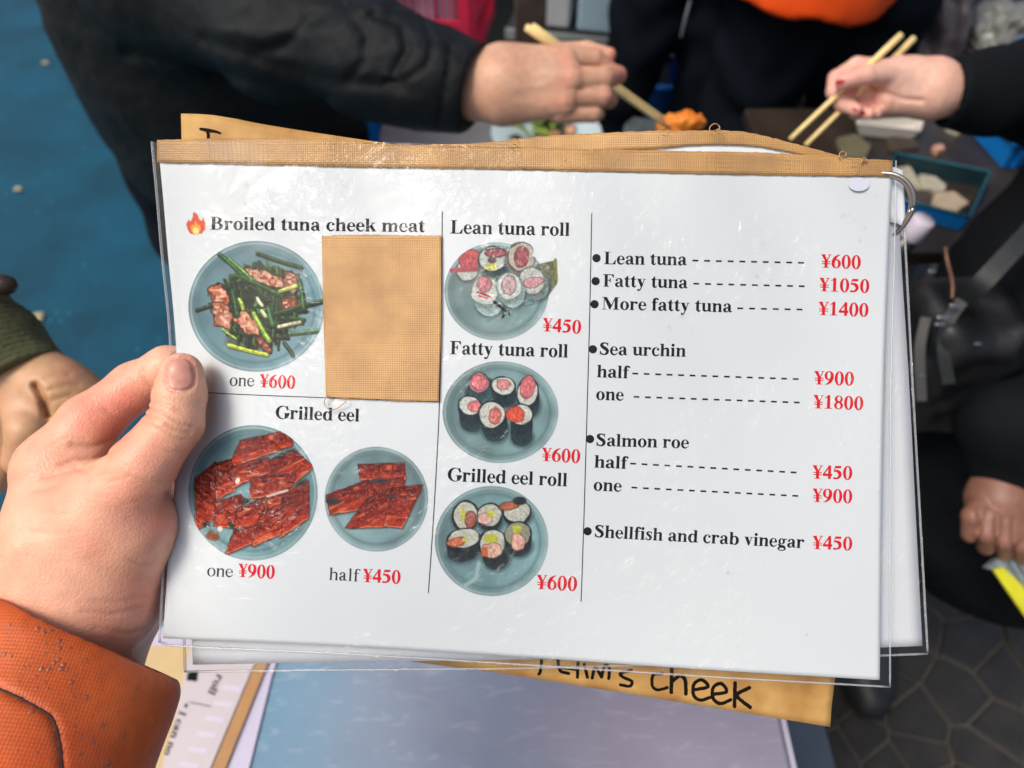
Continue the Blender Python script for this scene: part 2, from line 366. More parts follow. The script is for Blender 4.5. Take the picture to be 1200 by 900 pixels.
GR_['e'] = (444, [('E', 228, 225, 203, 237), '-', ('E', 232, 300, 118, 132, 272, 700), ('E', 270, 225, 162, 178, -50, 244), ('R', 320, 90, 460, 244), '+', ('K', [(220, 22, 28), (310, 42, 26), (380, 90, 16), (418, 145, 12)])])
GR_['a'] = (444, [('E', 150, 112, 118, 120), '-', ('E', 190, 115, 66, 76), '+', ('R', 245, 80, 328, 330), ('K', [(80, 340, 40), (130, 425, 24), (205, 440, 22), (270, 400, 36), (287, 330, 42)]), ('K', [(260, 270, 14), (170, 235, 22), (90, 180, 36)]), ('K', [(288, 80, 42), (340, 30, 28), (420, 50, 12)])])
GR_['f'] = (333, [('R', 100, 0, 184, 560), ('R', 45, 0, 260, 18), ('R', 20, 428, 309, 455), ('K', [(142, 540, 42), (160, 620, 38), (220, 662, 22), (300, 655, 22)]), ('E', 330, 630, 38, 38)])
def g_field(X, Y, prims):
    d = np.full(X.shape, 1e9); md = '+'
    for p in prims:
        if isinstance(p, str): md = p; continue
        q = g_prim(X, Y, p)
        d = np.minimum(d, q) if md == '+' else np.maximum(d, -q)
    return d
def marching(X, Y, D):                 # filled outline polygons of D < 0 on a grid, as vertices and faces
    ny, nx = D.shape; V = []; Fs = []; cache = {}
    def vert(k, x, y):
        if k not in cache: cache[k] = len(V); V.append((x, y))
        return cache[k]
    I = D < 0; C = I[:-1, :-1].astype(int) + I[1:, :-1] + I[:-1, 1:] + I[1:, 1:]
    for j in range(ny - 1):
        i = 0
        while i < nx - 1:
            c = C[j, i]
            if c == 0: i += 1; continue
            if c == 4:
                s = i
                while i < nx - 1 and C[j, i] == 4: i += 1
                top = [vert((0, j + 1, q), X[j + 1, q], Y[j + 1, q]) for q in range(i, s - 1, -1)]
                bot = [vert((0, j, q), X[j, q], Y[j, q]) for q in range(s, i + 1)]
                Fs.append(bot + top); continue
            cs_ = [(j, i), (j, i + 1), (j + 1, i + 1), (j + 1, i)]; poly = []
            for q in range(4):
                a_, b_ = cs_[q], cs_[(q + 1) % 4]
                if I[a_]: poly.append(vert((0,) + a_, X[a_], Y[a_]))
                if I[a_] != I[b_]:
                    t = D[a_] / (D[a_] - D[b_]); k = (1,) + min(a_, b_) + max(a_, b_)
                    poly.append(vert(k, X[a_] + t * (X[b_] - X[a_]), Y[a_] + t * (Y[b_] - Y[a_])))
            if len(poly) > 2: Fs.append(poly)
            i += 1
    return V, Fs
_gc = {}
def glyph(ch, iso=0.0):
    k = (ch, iso)
    if k not in _gc:
        wd, pr = (GR_ if iso else G)[ch]; st = 20
        xs = np.arange(-80, wd + 80, st, dtype=float); ys = np.arange(-240, 740, st, dtype=float)
        X, Y = np.meshgrid(xs, ys); _gc[k] = marching(X, Y, g_field(X, Y, pr) - (2 if iso else 4))
    return _gc[k]
def word_px(text, x0, y0, x1, y1, H, iso=0.0, jit=0.0):
    """letters of a line as pixel-space polygons: baseline from (x0,y0) to (x1,y1), capitals H pixels high"""
    adv = sum(250 if c == ' ' else (GR_ if iso else G)[c][0] for c in text); L = math.hypot(x1 - x0, y1 - y0); sx = L / adv; sy = H / 676
    ux, uy = (x1 - x0) / L, (y1 - y0) / L; vx, vy = uy, -ux; pen = 0; V = []; Fs = []
    for c in text:
        if c == ' ': pen += 250; continue
        gv, gf = glyph(c, iso); n = len(V)
        for x, y in gv:
            a_ = (x + pen) * sx; b_ = y * sy
            V.append((x0 + ux * a_ + vx * b_, y0 + uy * a_ + vy * b_))
        Fs += [[i + n for i in f_] for f_ in gf]; pen += (GR_ if iso else G)[c][0]
    return np.array(V), Fs

# ================================================================ THE MENU: a plane a forearm's length from the eyes, gently bent
P0 = np.array([0.0008, -0.0109, -0.306])
MX = np.array([0.99804, -0.02827, 0.05586]); MY = np.array([0.02646, 0.99911, 0.03290]); MN = np.array([-0.05674, -0.03136, 0.99790])
def zbend(u, v):
    return (-0.011 * np.exp(-((u + 0.155) / 0.030) ** 2) * np.exp(-((v + 0.003) / 0.075) ** 2)
            + 0.0011 * np.sin(u * 31 + 1.0) * np.sin(v * 20 + 0.5) + 0.0016 * np.sin(u * 13 - v * 17 + 2.0)
            + 0.0004 * np.sin(u * 120 + v * 60) * np.exp(-((v - 0.1) / 0.05) ** 2))
def sheet(px, py, off=0.0, bend=1.0):
    px = np.asarray(px, float); py = np.asarray(py, float); off = np.asarray(off, float)
    r = np.stack([(px - 600) / F, (450 - py) / F, -np.ones_like(px)], -1); z = np.zeros(px.shape)
    for _ in range(5):
        t = (P0 @ MN + bend * z + off) / (r @ MN); L = r * t[..., None]; q = L - P0; z = zbend(q @ MX, q @ MY)
    return to_world(L)
WN = MN @ RM.T                                                     # the sheet's normal in the world
def curve_pts(pts, n):
    pts = np.asarray(pts, float); c = crom(pts, 12) if len(pts) > 2 else pts
    s = np.r_[0, np.cumsum(np.hypot(*np.diff(c, axis=0).T))]; t = np.linspace(0, s[-1], n)
    return np.stack([np.interp(t, s, c[:, 0]), np.interp(t, s, c[:, 1])], 1)
def coons(top, bottom, left, right, nx, ny):
    T, B_, L, R_ = curve_pts(top, nx), curve_pts(bottom, nx), curve_pts(left, ny), curve_pts(right, ny)
    s = np.linspace(0, 1, nx)[None, :, None]; t = np.linspace(0, 1, ny)[:, None, None]
    S = (1 - t) * T[None] + t * B_[None] + (1 - s) * L[:, None] + s * R_[:, None]
    S -= (1 - s) * (1 - t) * T[0] + s * (1 - t) * T[-1] + (1 - s) * t * B_[0] + s * t * B_[-1]
    return S
def grid_faces(ny, nx):
    i = np.arange(ny * nx).reshape(ny, nx)
    return np.stack([i[:-1, :-1], i[1:, :-1], i[1:, 1:], i[:-1, 1:]], -1).reshape(-1, 4)
def patch(name, top, bottom, left, right, nx, ny, off, m, parent, thick=0.0, bend=1.0, offf=None, rag=0.0, seed=0):
    S = coons(top, bottom, left, right, nx, ny)
    if rag:
        q = np.arange(nx)
        S[0, :, 1] += rag * noise2(q * 0.9, q * 0 + seed, seed); S[-1, :, 1] += rag * noise2(q * 0.9, q * 0 + seed + 5, seed)
    o = off + (offf(S[..., 0], S[..., 1]) if offf else 0)
    V = sheet(S[..., 0], S[..., 1], o, bend).reshape(-1, 3)
    ob = mesh(name, V, grid_faces(ny, nx), m, parent, True, uv=(S.reshape(-1, 2) / 100.0))
    if thick:
        md = ob.modifiers.new('thickness', 'SOLIDIFY'); md.thickness = thick; md.offset = -1
    return ob
def ink(name, V, Fs, off, m, parent, bend=1.0, surf=sheet):
    W_ = surf(V[:, 0], V[:, 1], off, bend); return mesh(name, W_, Fs, m, parent)

M_paper = mat('white_paper', (0.785, 0.845, 0.875), 0.6, spec=0.1, var=0.03, vscale=9, bump=0.25, bscale=30)
M_paper2 = mat('white_paper_wet', (0.74, 0.78, 0.82), 0.5, var=0.05, vscale=14, bump=0.3, bscale=30)
M_ink = mat('black_ink', (0.008, 0.011, 0.014), 0.7, var=0.3, vscale=300, spec=0.05)
M_inkg = mat('grey_ink', (0.03, 0.034, 0.04), 0.7, spec=0.05)
M_red = mat('red_ink', tuple(lin((226, 24, 40))), 0.7, spec=0.05)
M_tape = mat('brown_cloth_tape', tuple(lin((200, 156, 96))), 0.36, var=0.30, vscale=70, uvweave=(12, 12, 0.2), bump=0.5, bscale=90, color2=tuple(lin((172, 130, 78))), bdist=0.0006)
M_card = mat('brown_cardboard', tuple(lin((206, 166, 100))), 0.6, var=0.1, vscale=60, color2=tuple(lin((168, 122, 64))), bump=0.5, bscale=120, spec=0.3)
M_marker = mat('marker_ink', (0.010, 0.007, 0.005), 0.7, spec=0.08)
M_thread = mat('tan_thread', tuple(lin((190, 150, 100))), 0.7)
M_edgedark = mat('dark_edge', (0.10, 0.06, 0.03), 0.7)
def film_mat(name, crinkle, haze, gloss=0.14, ior=1.33):
    m = bpy.data.materials.new(name); m.use_nodes = True; nt = m.node_tree; N = nt.nodes; Lk = nt.links; N.clear()
    out = N.new('ShaderNodeOutputMaterial'); tr = N.new('ShaderNodeBsdfTransparent'); tr.inputs[0].default_value = (0.985, 0.99, 0.99, 1)
    gl = N.new('ShaderNodeBsdfGlossy'); gl.inputs['Roughness'].default_value = gloss; gl.inputs[0].default_value = (1, 1, 1, 1)
    df = N.new('ShaderNodeBsdfDiffuse'); df.inputs[0].default_value = (0.9, 0.92, 0.93, 1)
    tc = N.new('ShaderNodeTexCoord')
    n1 = N.new('ShaderNodeTexNoise'); n1.inputs['Scale'].default_value = 38; n1.inputs['Detail'].default_value = 2; n1.inputs['Distortion'].default_value = 1.6; Lk.new(tc.outputs['Object'], n1.inputs['Vector'])
    n2 = N.new('ShaderNodeTexNoise'); n2.inputs['Scale'].default_value = 170; n2.inputs['Detail'].default_value = 3; n2.inputs['Distortion'].default_value = 1.0; Lk.new(tc.outputs['Object'], n2.inputs['Vector'])
    n3 = N.new('ShaderNodeTexNoise'); n3.inputs['Scale'].default_value = 21; n3.inputs['Detail'].default_value = 1; Lk.new(tc.outputs['Object'], n3.inputs['Vector'])
    r3 = N.new('ShaderNodeMapRange'); r3.inputs[1].default_value = 0.44; r3.inputs[2].default_value = 0.62; Lk.new(n3.outputs[0], r3.inputs[0])
    mu = N.new('ShaderNodeMath'); mu.operation = 'MULTIPLY'; Lk.new(n2.outputs[0], mu.inputs[0]); Lk.new(r3.outputs[0], mu.inputs[1])
    b1 = N.new('ShaderNodeBump'); b1.inputs['Strength'].default_value = 0.16 * crinkle; b1.inputs['Distance'].default_value = 0.0022; Lk.new(n1.outputs[0], b1.inputs['Height'])
    b2 = N.new('ShaderNodeBump'); b2.inputs['Strength'].default_value = 0.9 * crinkle; b2.inputs['Distance'].default_value = 0.003; Lk.new(mu.outputs[0], b2.inputs['Height']); Lk.new(b1.outputs[0], b2.inputs['Normal'])
    Lk.new(b2.outputs[0], gl.inputs['Normal'])
    fr = N.new('ShaderNodeFresnel'); fr.inputs[0].default_value = ior
    m1 = N.new('ShaderNodeMixShader'); m1.inputs[0].default_value = haze; Lk.new(tr.outputs[0], m1.inputs[1]); Lk.new(df.outputs[0], m1.inputs[2])
    m2 = N.new('ShaderNodeMixShader'); Lk.new(fr.outputs[0], m2.inputs[0]); Lk.new(m1.outputs[0], m2.inputs[1]); Lk.new(gl.outputs[0], m2.inputs[2])
    Lk.new(m2.outputs[0], out.inputs[0]); return m
M_film = film_mat('clear_laminate', 1.0, 0.004)
M_bead = film_mat('laminate_edge', 0.6, 0.22, 0.2)

menu = empty('menu_booklet', P(600, 470, 0.307), 'ring-bound laminated menu in English with prices in red, held open in the front hand', 'menu')
# front page ---------------------------------------------------------------
FL = [(185, 167), (191, 230), (197, 300), (206, 400), (207, 480), (205, 560), (198, 640), (191, 748)]
FR = [(1046, 189), (1041, 300), (1036, 440), (1033, 600), (1031, 797)]
front = patch('front_page', [(185, 167), (400, 168), (700, 178), (1046, 189)], [(191, 748), (400, 757), (600, 769), (800, 783), (1031, 797)], FL, FR, 170, 120, 0.0, M_paper, menu, 0.0004)
OL = [(178, 166), (184, 230), (190, 300), (199, 390), (202, 480), (200, 560), (193, 640), (187, 752)]
OR_ = [(1050, 188), (1048, 300), (1044, 440), (1043, 600), (1043, 805)]
OT = [(178, 166), (400, 165), (700, 176), (1050, 188)]; OB = [(187, 752), (210, 757), (400, 766), (600, 778), (800, 791), (1043, 805)]
film = patch('laminate_film', OT, OB, OL, OR_, 170, 120, 0.0009, M_film, front)
def bead(name, pts, off, parent, r=0.00045, bend=1.0, m=None):
    c = curve_pts(pts, 60); return tube_obj(name, sheet(c[:, 0], c[:, 1], off, bend), r, m or M_bead, parent, 6)
bead('film_edge', OL, 0.0007, front, 0.0006); bead('film_edge', OB, 0.0007, front); bead('film_edge', OR_, 0.0007, front, 0.0004)
tape = patch('tape_strip', [(184, 164), (300, 161.5), (400, 163), (460, 169), (600, 172), (760, 176), (900, 179), (1046, 188)],
             [(184, 190.5), (300, 193), (460, 196.5), (600, 198.5), (760, 202), (900, 205), (1046, 207)], [(184, 164), (184, 190.5)], [(1046, 188), (1046, 207)], 260, 6, 0.0009, M_tape, front, 0.0004, rag=0.7, seed=3)
patch('cover_patch', [(377, 276.5), (430, 275), (480, 276), (517, 276)], [(382, 466), (430, 468), (480, 470), (514, 470.5)], [(377, 276.5), (379, 370), (382, 466)], [(517, 276), (517, 370), (514, 470.5)], 70, 90, 0.0016, M_tape, front, 0.0005, rag=0.8, seed=8)
def thread(pts, off, parent, r=0.00022):
    c = crom(pts, 10); tube_obj('loose_thread', sheet(c[:, 0], c[:, 1], off + 0.0005 * np.sin(np.arange(len(c)) * 0.4)), r, M_thread, parent, 6)
thread([(384, 462), (380, 472), (386, 480), (396, 478), (406, 470)], 0.0026, front, 0.0002)
for x, y, s_ in ((604, 171, 5), (778, 160, 6), (838, 155, 6), (842, 158, 4), (988, 184, 4), (1013, 190, 3)):
    thread([(x - s_, y + 2), (x - s_, y - s_), (x, y - s_ * 1.7), (x + s_ * 0.9, y - s_), (x + s_ * 0.5, y - 1), (x - 2, y - 2)], 0.0022, front)
# lines and lettering
def line_px(name, pts, wd, off, m, parent, bend=1.0):
    c = curve_pts(pts, 24); T = np.gradient(c, axis=0); T /= np.hypot(*T.T)[:, None]; n = np.stack([-T[:, 1], T[:, 0]], 1) * wd / 2
    S = np.stack([c + n, c - n], 0); V = sheet(S[..., 0], S[..., 1], off, bend).reshape(-1, 3); return mesh(name, V, grid_faces(2, 24), m, parent)
INK = 0.0001
line_px('column_line', [(518.3, 248), (517.4, 340), (515, 470), (509, 590), (502, 695)], 1.1, INK, M_ink, front)
line_px('column_line', [(693.5, 250), (691, 370), (688, 480), (684.5, 600), (681, 705)], 1.1, INK, M_ink, front)
line_px('column_line', [(222, 459), (300, 463), (420, 467.5), (515.5, 471)], 1.0, INK + 0.00004, M_ink, front)
Y = '\u00a5'
for t_, x0, y0, x1, y1, H_ in [("Broiled tuna cheek meat", 246, 269, 498, 272, 15), ("Lean tuna roll", 527.5, 273.5, 668, 276.5, 15.5), ("Fatty tuna roll", 527, 415, 666, 419, 15.5),
                         ("Grilled eel roll", 523.6, 563.5, 665, 570, 15.5), ("Grilled eel", 322, 490.5, 421.5, 494, 15), ("Lean tuna", 707.5, 309.5, 805, 311, 14.5),
                         ("Fatty tuna", 706.3, 335.8, 806, 338, 14.5), ("More fatty tuna", 704.8, 362.5, 858, 366, 14.5), ("Sea urchin", 702, 415.7, 804, 418, 14.5), ("half", 699, 442, 737, 443.5, 14.5),
                         ("one", 698, 468.5, 731, 469.5, 14.5), ("Salmon roe", 698, 522.5, 807.5, 525.5, 14.5), ("half", 696, 547.8, 735, 549.5, 14.5), ("one", 695, 574.8, 728.5, 576.3, 14.5),
                         ("Shellfish and crab vinegar", 696, 629.5, 942.5, 642.5, 14.5)]:
    V, Fs = word_px(t_, x0, y0, x1, y1, H_); ink('lettering', V, Fs, INK, M_ink, front)
for t_, x0, y0, x1, y1, H_ in [("one", 268.5, 452, 298, 453, 14.5), ("one", 242, 675, 273, 676.5, 14.5), ("half", 385, 679.5, 421, 681.5, 14.5)]:
    V, Fs = word_px(t_, x0, y0, x1, y1, H_, 13.0); ink('lettering', V, Fs, INK, M_inkg, front)
for t_, x0, y0, x1, y1, H_ in [("600", 304, 453.5, 346, 455.5, 15), ("450", 635.5, 388, 681, 391, 15.5), ("600", 634.5, 540, 680, 542.5, 15.5), ("600", 628.5, 690, 676.3, 692.5, 16.5),
                         ("900", 279, 676, 322, 678, 15.5), ("450", 425, 682, 469.5, 684, 15.5), ("600", 962, 313.5, 1009, 315, 15.5), ("1050", 960, 341, 1019, 343, 15.5), ("1400", 959, 369, 1018, 371, 15.5),
                         ("900", 954, 450.3, 1001, 451.5, 15.5), ("1800", 953, 478.3, 1012, 480.3, 15.5), ("450", 952, 560.7, 999, 562, 15.5), ("900", 952, 588, 999, 589.5, 15.5), ("450", 952, 643.3, 999, 644.8, 15.5)]:
    V, Fs = word_px(Y + t_, x0, y0, x1, y1, H_); ink('price_lettering', V, Fs, INK, M_red, front)
def dashes(x0, y0, x1, y1, n):
    V = []; Fs = []; dx = (x1 - x0) / (n - 1 + 0.55); sl = (y1 - y0) / (x1 - x0)
    for i in range(n):
        a_ = x0 + i * dx; k = len(V)
        for x, s_ in ((a_, 1.0), (a_ + dx * 0.5, 1.0), (a_ + dx * 0.5, -1.0), (a_, -1.0)): V.append((x, y0 + (x - x0) * sl + s_))
        Fs.append((k, k + 1, k + 2, k + 3))
    ink('dash_line', np.array(V), Fs, INK, M_ink, front)
for q in [(811.5, 305.3, 942.7, 308, 10), (812.6, 332.4, 943.6, 335.5, 10), (864, 361.3, 941, 362.8, 6), (741, 437.7, 936.5, 444.3, 15), (742.5, 465, 937.8, 471.8, 15), (738.5, 543.2, 934, 553.8, 15), (740, 571.3, 936, 581.3, 15)]: dashes(*q)
for x, y in [(699, 302.5), (698, 329.5), (696.7, 356.5), (694.8, 409.3), (691.4, 514.5), (688.6, 622.6)]:
    th = np.linspace(0, 2 * math.pi, 25)[:-1]; ink('bullet', np.stack([x + 4.9 * np.cos(th), y + 4.9 * np.sin(th)], 1), [list(range(24))[::-1]], INK, M_ink, front)

def page_drops(n):
    rd = random.Random(9); prs = []
    for i in range(n):
        x, y = (rd.uniform(200, 1035), rd.uniform(170, 790)) if rd.random() < .5 else rd.choice([(rd.gauss(300, 60), rd.gauss(215, 18)), (rd.gauss(980, 40), rd.gauss(240, 25)), (rd.gauss(880, 50), rd.gauss(385, 25)), (rd.gauss(480, 14), rd.gauss(420, 25))])
        if not (196 < x < 1032 and 166 < y < 780): continue
        q = sheet(np.array([x]), np.array([y]), 0.0012 + (0.0012 if 377 < x < 517 and 276 < y < 470 else 0))[0]; r = rd.choice([.00022, .0003, .0004, .0006])
        V, Fs = dome(q, WN, r, r * .32, 8); prs.append((np.array(V), Fs))
    V, Fs = merge(prs); tag(mesh('rain_drops', V, Fs, M_dropl, front, True), kind='stuff')
# printed pictures: colours painted on a fine grid in numpy --------------------
class Canvas:
    def __init__(s, x0, y0, x1, y1, st=0.75):
        s.X, s.Y = np.meshgrid(np.arange(x0, x1, st), np.arange(y0, y1, st)); s.C = np.zeros(s.X.shape + (3,)) + np.array([222, 229, 234.]); s.A = np.zeros(s.X.shape)
        s.n = fbm2(s.X / 3.0, s.Y / 3.0, 3, 3); s.n2 = noise2(s.X / 1.3, s.Y / 1.3, 9)
    def put(s, d, c, soft=0.8, tex=0.0, body=False):
        m_ = np.clip(0.5 - d / soft, 0, 1)[..., None]; c = np.asarray(c, float)
        col_ = c * (1 + tex * (s.n[..., None] * 0.7 + s.n2[..., None] * 0.3)) if tex else c
        s.C = s.C * (1 - m_) + np.broadcast_to(col_, s.C.shape) * m_
        if body: s.A = np.maximum(s.A, (d < 1.0))
        return m_[..., 0]
    def ell(s, cx, cy, rx, ry, rot=0, wob=0.0, seed=0):
        r = math.radians(rot); x = (s.X - cx) * math.cos(r) + (s.Y - cy) * math.sin(r); y = -(s.X - cx) * math.sin(r) + (s.Y - cy) * math.cos(r)
        k = np.hypot(x / rx, y / ry)
        if wob: k = k + wob * noise2(s.X / (rx * 0.5), s.Y / (ry * 0.5), seed)
        return (k - 1) * min(rx, ry)
    def poly(s, pts): return g_prim(s.X, s.Y, ('P', pts))
    def stroke(s, pts, wd): return seg2(s.X, s.Y, pts) - wd / 2
    def build(s, name, off, m, parent, label=None):
        Cc = np.clip(s.C, 0, 255); ny, nx = s.X.shape
        q = grid_faces(ny, nx); a_ = s.A.ravel() > 0; q = q[a_[q].all(1)]
        us = np.unique(q); re = np.zeros(ny * nx, int); re[us] = np.arange(len(us))
        V = sheet(s.X.ravel()[us], s.Y.ravel()[us], off)
        o = mesh(name, V, re[q], m, parent, True, col=lin(Cc.reshape(-1, 3)[us])); return tag(o, label)
M_print = mat('printed_picture', attr=True, rough=0.7, spec=0.05)
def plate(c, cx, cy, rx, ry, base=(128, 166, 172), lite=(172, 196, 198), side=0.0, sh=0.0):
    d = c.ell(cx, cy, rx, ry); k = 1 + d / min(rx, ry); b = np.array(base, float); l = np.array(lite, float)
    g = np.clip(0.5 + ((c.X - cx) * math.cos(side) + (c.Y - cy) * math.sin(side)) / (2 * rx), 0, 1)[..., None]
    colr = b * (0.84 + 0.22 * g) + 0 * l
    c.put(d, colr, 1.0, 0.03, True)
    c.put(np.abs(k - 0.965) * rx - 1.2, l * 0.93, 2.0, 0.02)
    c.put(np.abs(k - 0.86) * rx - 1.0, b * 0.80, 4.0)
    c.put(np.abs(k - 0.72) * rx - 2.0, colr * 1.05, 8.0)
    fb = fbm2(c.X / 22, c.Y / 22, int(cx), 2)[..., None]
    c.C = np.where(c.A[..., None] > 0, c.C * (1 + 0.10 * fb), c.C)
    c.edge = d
def T6(s_, ox, oy, pts): return [(ox + x / s_, oy + y / s_) for x, y in pts]
rr = random.Random(4)
# 1: tuna cheek with garlic shoots
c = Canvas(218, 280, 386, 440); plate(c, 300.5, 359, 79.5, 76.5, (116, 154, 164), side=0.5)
c.put(c.ell(304, 362, 50, 45, 20, 0.35, 3), (88, 96, 84), 9, 0.2)
TR1 = lambda p: T6(3.6, 200, 230, p)
def streak(p0, p1, wd, colr, bow=2.0, tex=0.3):
    mx, my = (p0[0] + p1[0]) / 2 + rr.uniform(-bow, bow), (p0[1] + p1[1]) / 2 + rr.uniform(-bow, bow)
    q = crom([p0, (mx, my), p1], 5); c.put(c.stroke([tuple(v + np.array([0.8, 1.2])) for v in q], wd), np.array(colr) * 0.35, 2.0); c.put(c.stroke([tuple(v) for v in q], wd), colr, 1.0, tex)
    c.put(c.stroke([tuple(v + np.array([-0.4, -wd * 0.22])) for v in q], wd * 0.2), np.minimum(np.array(colr) * 1.7 + 20, 255), 1.2, 0.5)
for i in range(260):
    a_ = rr.uniform(0, 6.28); r_ = rr.uniform(0, 1) ** 0.5; x, y = 305 + 45 * r_ * math.cos(a_), 357 + 43 * r_ * math.sin(a_)
    an = rr.choice([rr.uniform(0.4, 1.1), rr.uniform(-0.5, 0.3), rr.uniform(1.2, 1.9)]); ln = rr.uniform(6, 17)
    g_ = rr.choice([(36, 62, 32), (28, 48, 30), (46, 78, 34), (60, 92, 42), (24, 34, 26)])
    streak((x - ln * math.cos(an), y - ln * math.sin(an)), (x + ln * math.cos(an), y + ln * math.sin(an)), rr.uniform(1.2, 4.2), g_)
def meat(pts, colr=(196, 132, 104), sd=0):
    d = c.poly(TR1(pts)) + 2.6 * noise2(c.X / 4.5, c.Y / 4.5, sd) + 1.2 * noise2(c.X / 2, c.Y / 2, sd + 30)
    c.put(d - 1.5, (62, 34, 24), 2); c.put(d, colr, 1.4, 0.28)
    c.put(np.maximum(d + 1.5, -(noise2(c.X / 4, c.Y / 2.5, sd + 4) - 0.15) * 3), (232, 188, 160), 1.5, 0.15); c.put(np.maximum(d, -(noise2(c.X / 3.4, c.Y / 3.4, sd + 8) - 0.35) * 3), (150, 62, 36), 1.5, 0.3)
meat([(315, 305), (400, 318), (470, 345), (480, 385), (430, 380), (350, 350)], (205, 158, 135), 1); meat([(475, 310), (540, 330), (545, 380), (520, 410), (480, 380)], (150, 96, 74), 2)
meat([(160, 390), (210, 370), (250, 420), (240, 460), (180, 445)], (190, 110, 76), 3); meat([(170, 450), (240, 460), (260, 510), (250, 560), (190, 540)], (182, 120, 96), 4)
meat([(270, 520), (310, 480), (370, 540), (370, 585), (320, 575)], (206, 138, 106), 5); meat([(350, 590), (400, 610), (430, 655), (390, 650)], (128, 70, 52), 6); meat([(465, 430), (520, 430), (545, 470), (480, 480)], (120, 60, 44), 7)
for p0, p1, wd, cl in [((245, 265), (375, 385), 4.5, (82, 122, 58)), ((205, 245), (300, 330), 5, (44, 78, 44)), ((365, 240), (550, 300), 4.5, (36, 62, 36)), ((245, 627), (405, 668), 4.5, (170, 196, 60)), ((350, 495), (415, 608), 5.5, (126, 166, 58)),
                       ((300, 340), (470, 420), 4.5, (40, 76, 40)), ((290, 435), (305, 475), 4.2, (150, 186, 70)), ((460, 400), (530, 378), 4.2, (176, 190, 90)), ((455, 550), (545, 530), 3.6, (210, 214, 160)), ((365, 430), (385, 460), 4, (196, 206, 160)), ((385, 485), (400, 505), 4.5, (200, 206, 150)),
                       ((110, 480), (170, 462), 4, (44, 58, 44)), ((430, 500), (650, 440), 5, (36, 60, 34)), ((500, 580), (655, 565), 4.5, (70, 100, 74)), ((480, 620), (515, 668), 4.5, (48, 66, 44)), ((260, 400), (280, 500), 5, (44, 72, 40)), ((540, 350), (560, 470), 5.5, (44, 76, 42)), ((220, 560), (275, 600), 3, (120, 150, 60)), ((410, 470), (430, 540), 5, (52, 92, 56))]:
    streak(*[T6(3.6, 200, 230, [q])[0] for q in (p0, p1)], wd, cl, 1.0)
c.build('dish_picture', INK, M_print, front, 'printed picture of tuna cheek meat with green shoots')
# eel pictures
def eel(polys, T):
    for k, pts in enumerate(polys):
        q = T(pts)
        c.put(c.poly([(x + 1.2, y + 2.6) for x, y in q]), (64, 58, 56), 4.0)
    for k, pts in enumerate(polys):
        q = T(pts); mx_ = sum(a for a, b in q) / len(q); my_ = sum(b for a, b in q) / len(q); q = [(mx_ + (a - mx_) * 1.08, my_ + (b - my_) * 1.08) for a, b in q]
        d = c.poly(q) + 0.9 * noise2(c.X / 5, c.Y / 5, k) + 0.4 * noise2(c.X / 1.6, c.Y / 1.6, k + 60)
        (ax, ay), (bx, by) = q[0], q[1]; an = math.atan2(by - ay, bx - ax)
        if k == 1 and len(polys) > 8: an += 1.2
        u = (c.X - ax) * math.cos(an) + (c.Y - ay) * math.sin(an); v = -(c.X - ax) * math.sin(an) + (c.Y - ay) * math.cos(an)
        c.put(d - 0.8, (72, 30, 26), 1.6)
        vm, vs = v[d < 0].mean(), max(v[d < 0].std() * 2.0, 1); g2 = np.clip(0.5 + (v - vm) / (2 * vs) + 0.16 * noise2(u / 14, v / 4, 90 + k), 0, 1)
        st_ = noise2(u / 9, v / 1.2, 20 + k) * 0.34 + noise2(u / 4, v / 2.2, 30 + k) * 0.20 + 0.16 * c.n
        t_ = np.clip(0.18 + 0.62 * g2 ** 1.5 + st_, 0, 1)[..., None]
        colr = np.array([78, 20, 20.]) * (1 - t_) + np.array([214, 64, 34.]) * t_
        hi_ = np.clip(noise2(u / 12, v / 3.0, 50 + k) * 2.2 - 0.9 + 0.5 * g2, 0, 0.8)[..., None]; colr = colr * (1 - hi_) + np.array([228, 112, 66.]) * hi_
        c.put(d, colr, 1.1)
        c.put(np.maximum(np.abs(d + 0.5) - 0.4, vs * 0.55 - (v - vm)), (216, 150, 118), 1.0, 0.2)
        c.put(np.maximum(d + 1, 0.62 - noise2(c.X / 1.2, c.Y / 1.2, 70 + k)), (226, 130, 96), 0.9)
T2 = lambda p: T6(3.871, 210, 470, p)
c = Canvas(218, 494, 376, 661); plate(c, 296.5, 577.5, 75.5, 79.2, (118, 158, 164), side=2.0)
eel([[(285, 180), (495, 135), (505, 200), (235, 300)], [(75, 360), (160, 290), (165, 520), (80, 578)], [(165, 290), (235, 270), (250, 400), (170, 440)], [(400, 280), (520, 225), (600, 300), (520, 370), (410, 340)],
     [(240, 300), (400, 262), (410, 320), (330, 350), (245, 390)], [(330, 350), (520, 335), (500, 410), (330, 440)], [(170, 460), (280, 430), (300, 470), (250, 570), (165, 560)], [(400, 430), (490, 410), (480, 470), (400, 490)],
     [(268, 490), (390, 440), (395, 500), (350, 560), (255, 570)], [(475, 410), (582, 372), (584, 525), (460, 612)], [(250, 590), (365, 560), (335, 640), (215, 690)], [(370, 510), (470, 470), (455, 600), (335, 655)]], T2)
for q in [(300, 455, 20, 13, -15), (470, 240, 45, 9, -25), (555, 370, 25, 9, -35), (120, 560, 18, 14, 0), (235, 560, 20, 12, 60)]:
    x, y = T2([(q[0], q[1])])[0]; c.put(c.ell(x, y, q[2] / 3.87, q[3] / 3.87, q[4], 0.3, 4), (52, 58, 54), 2, 0.3)
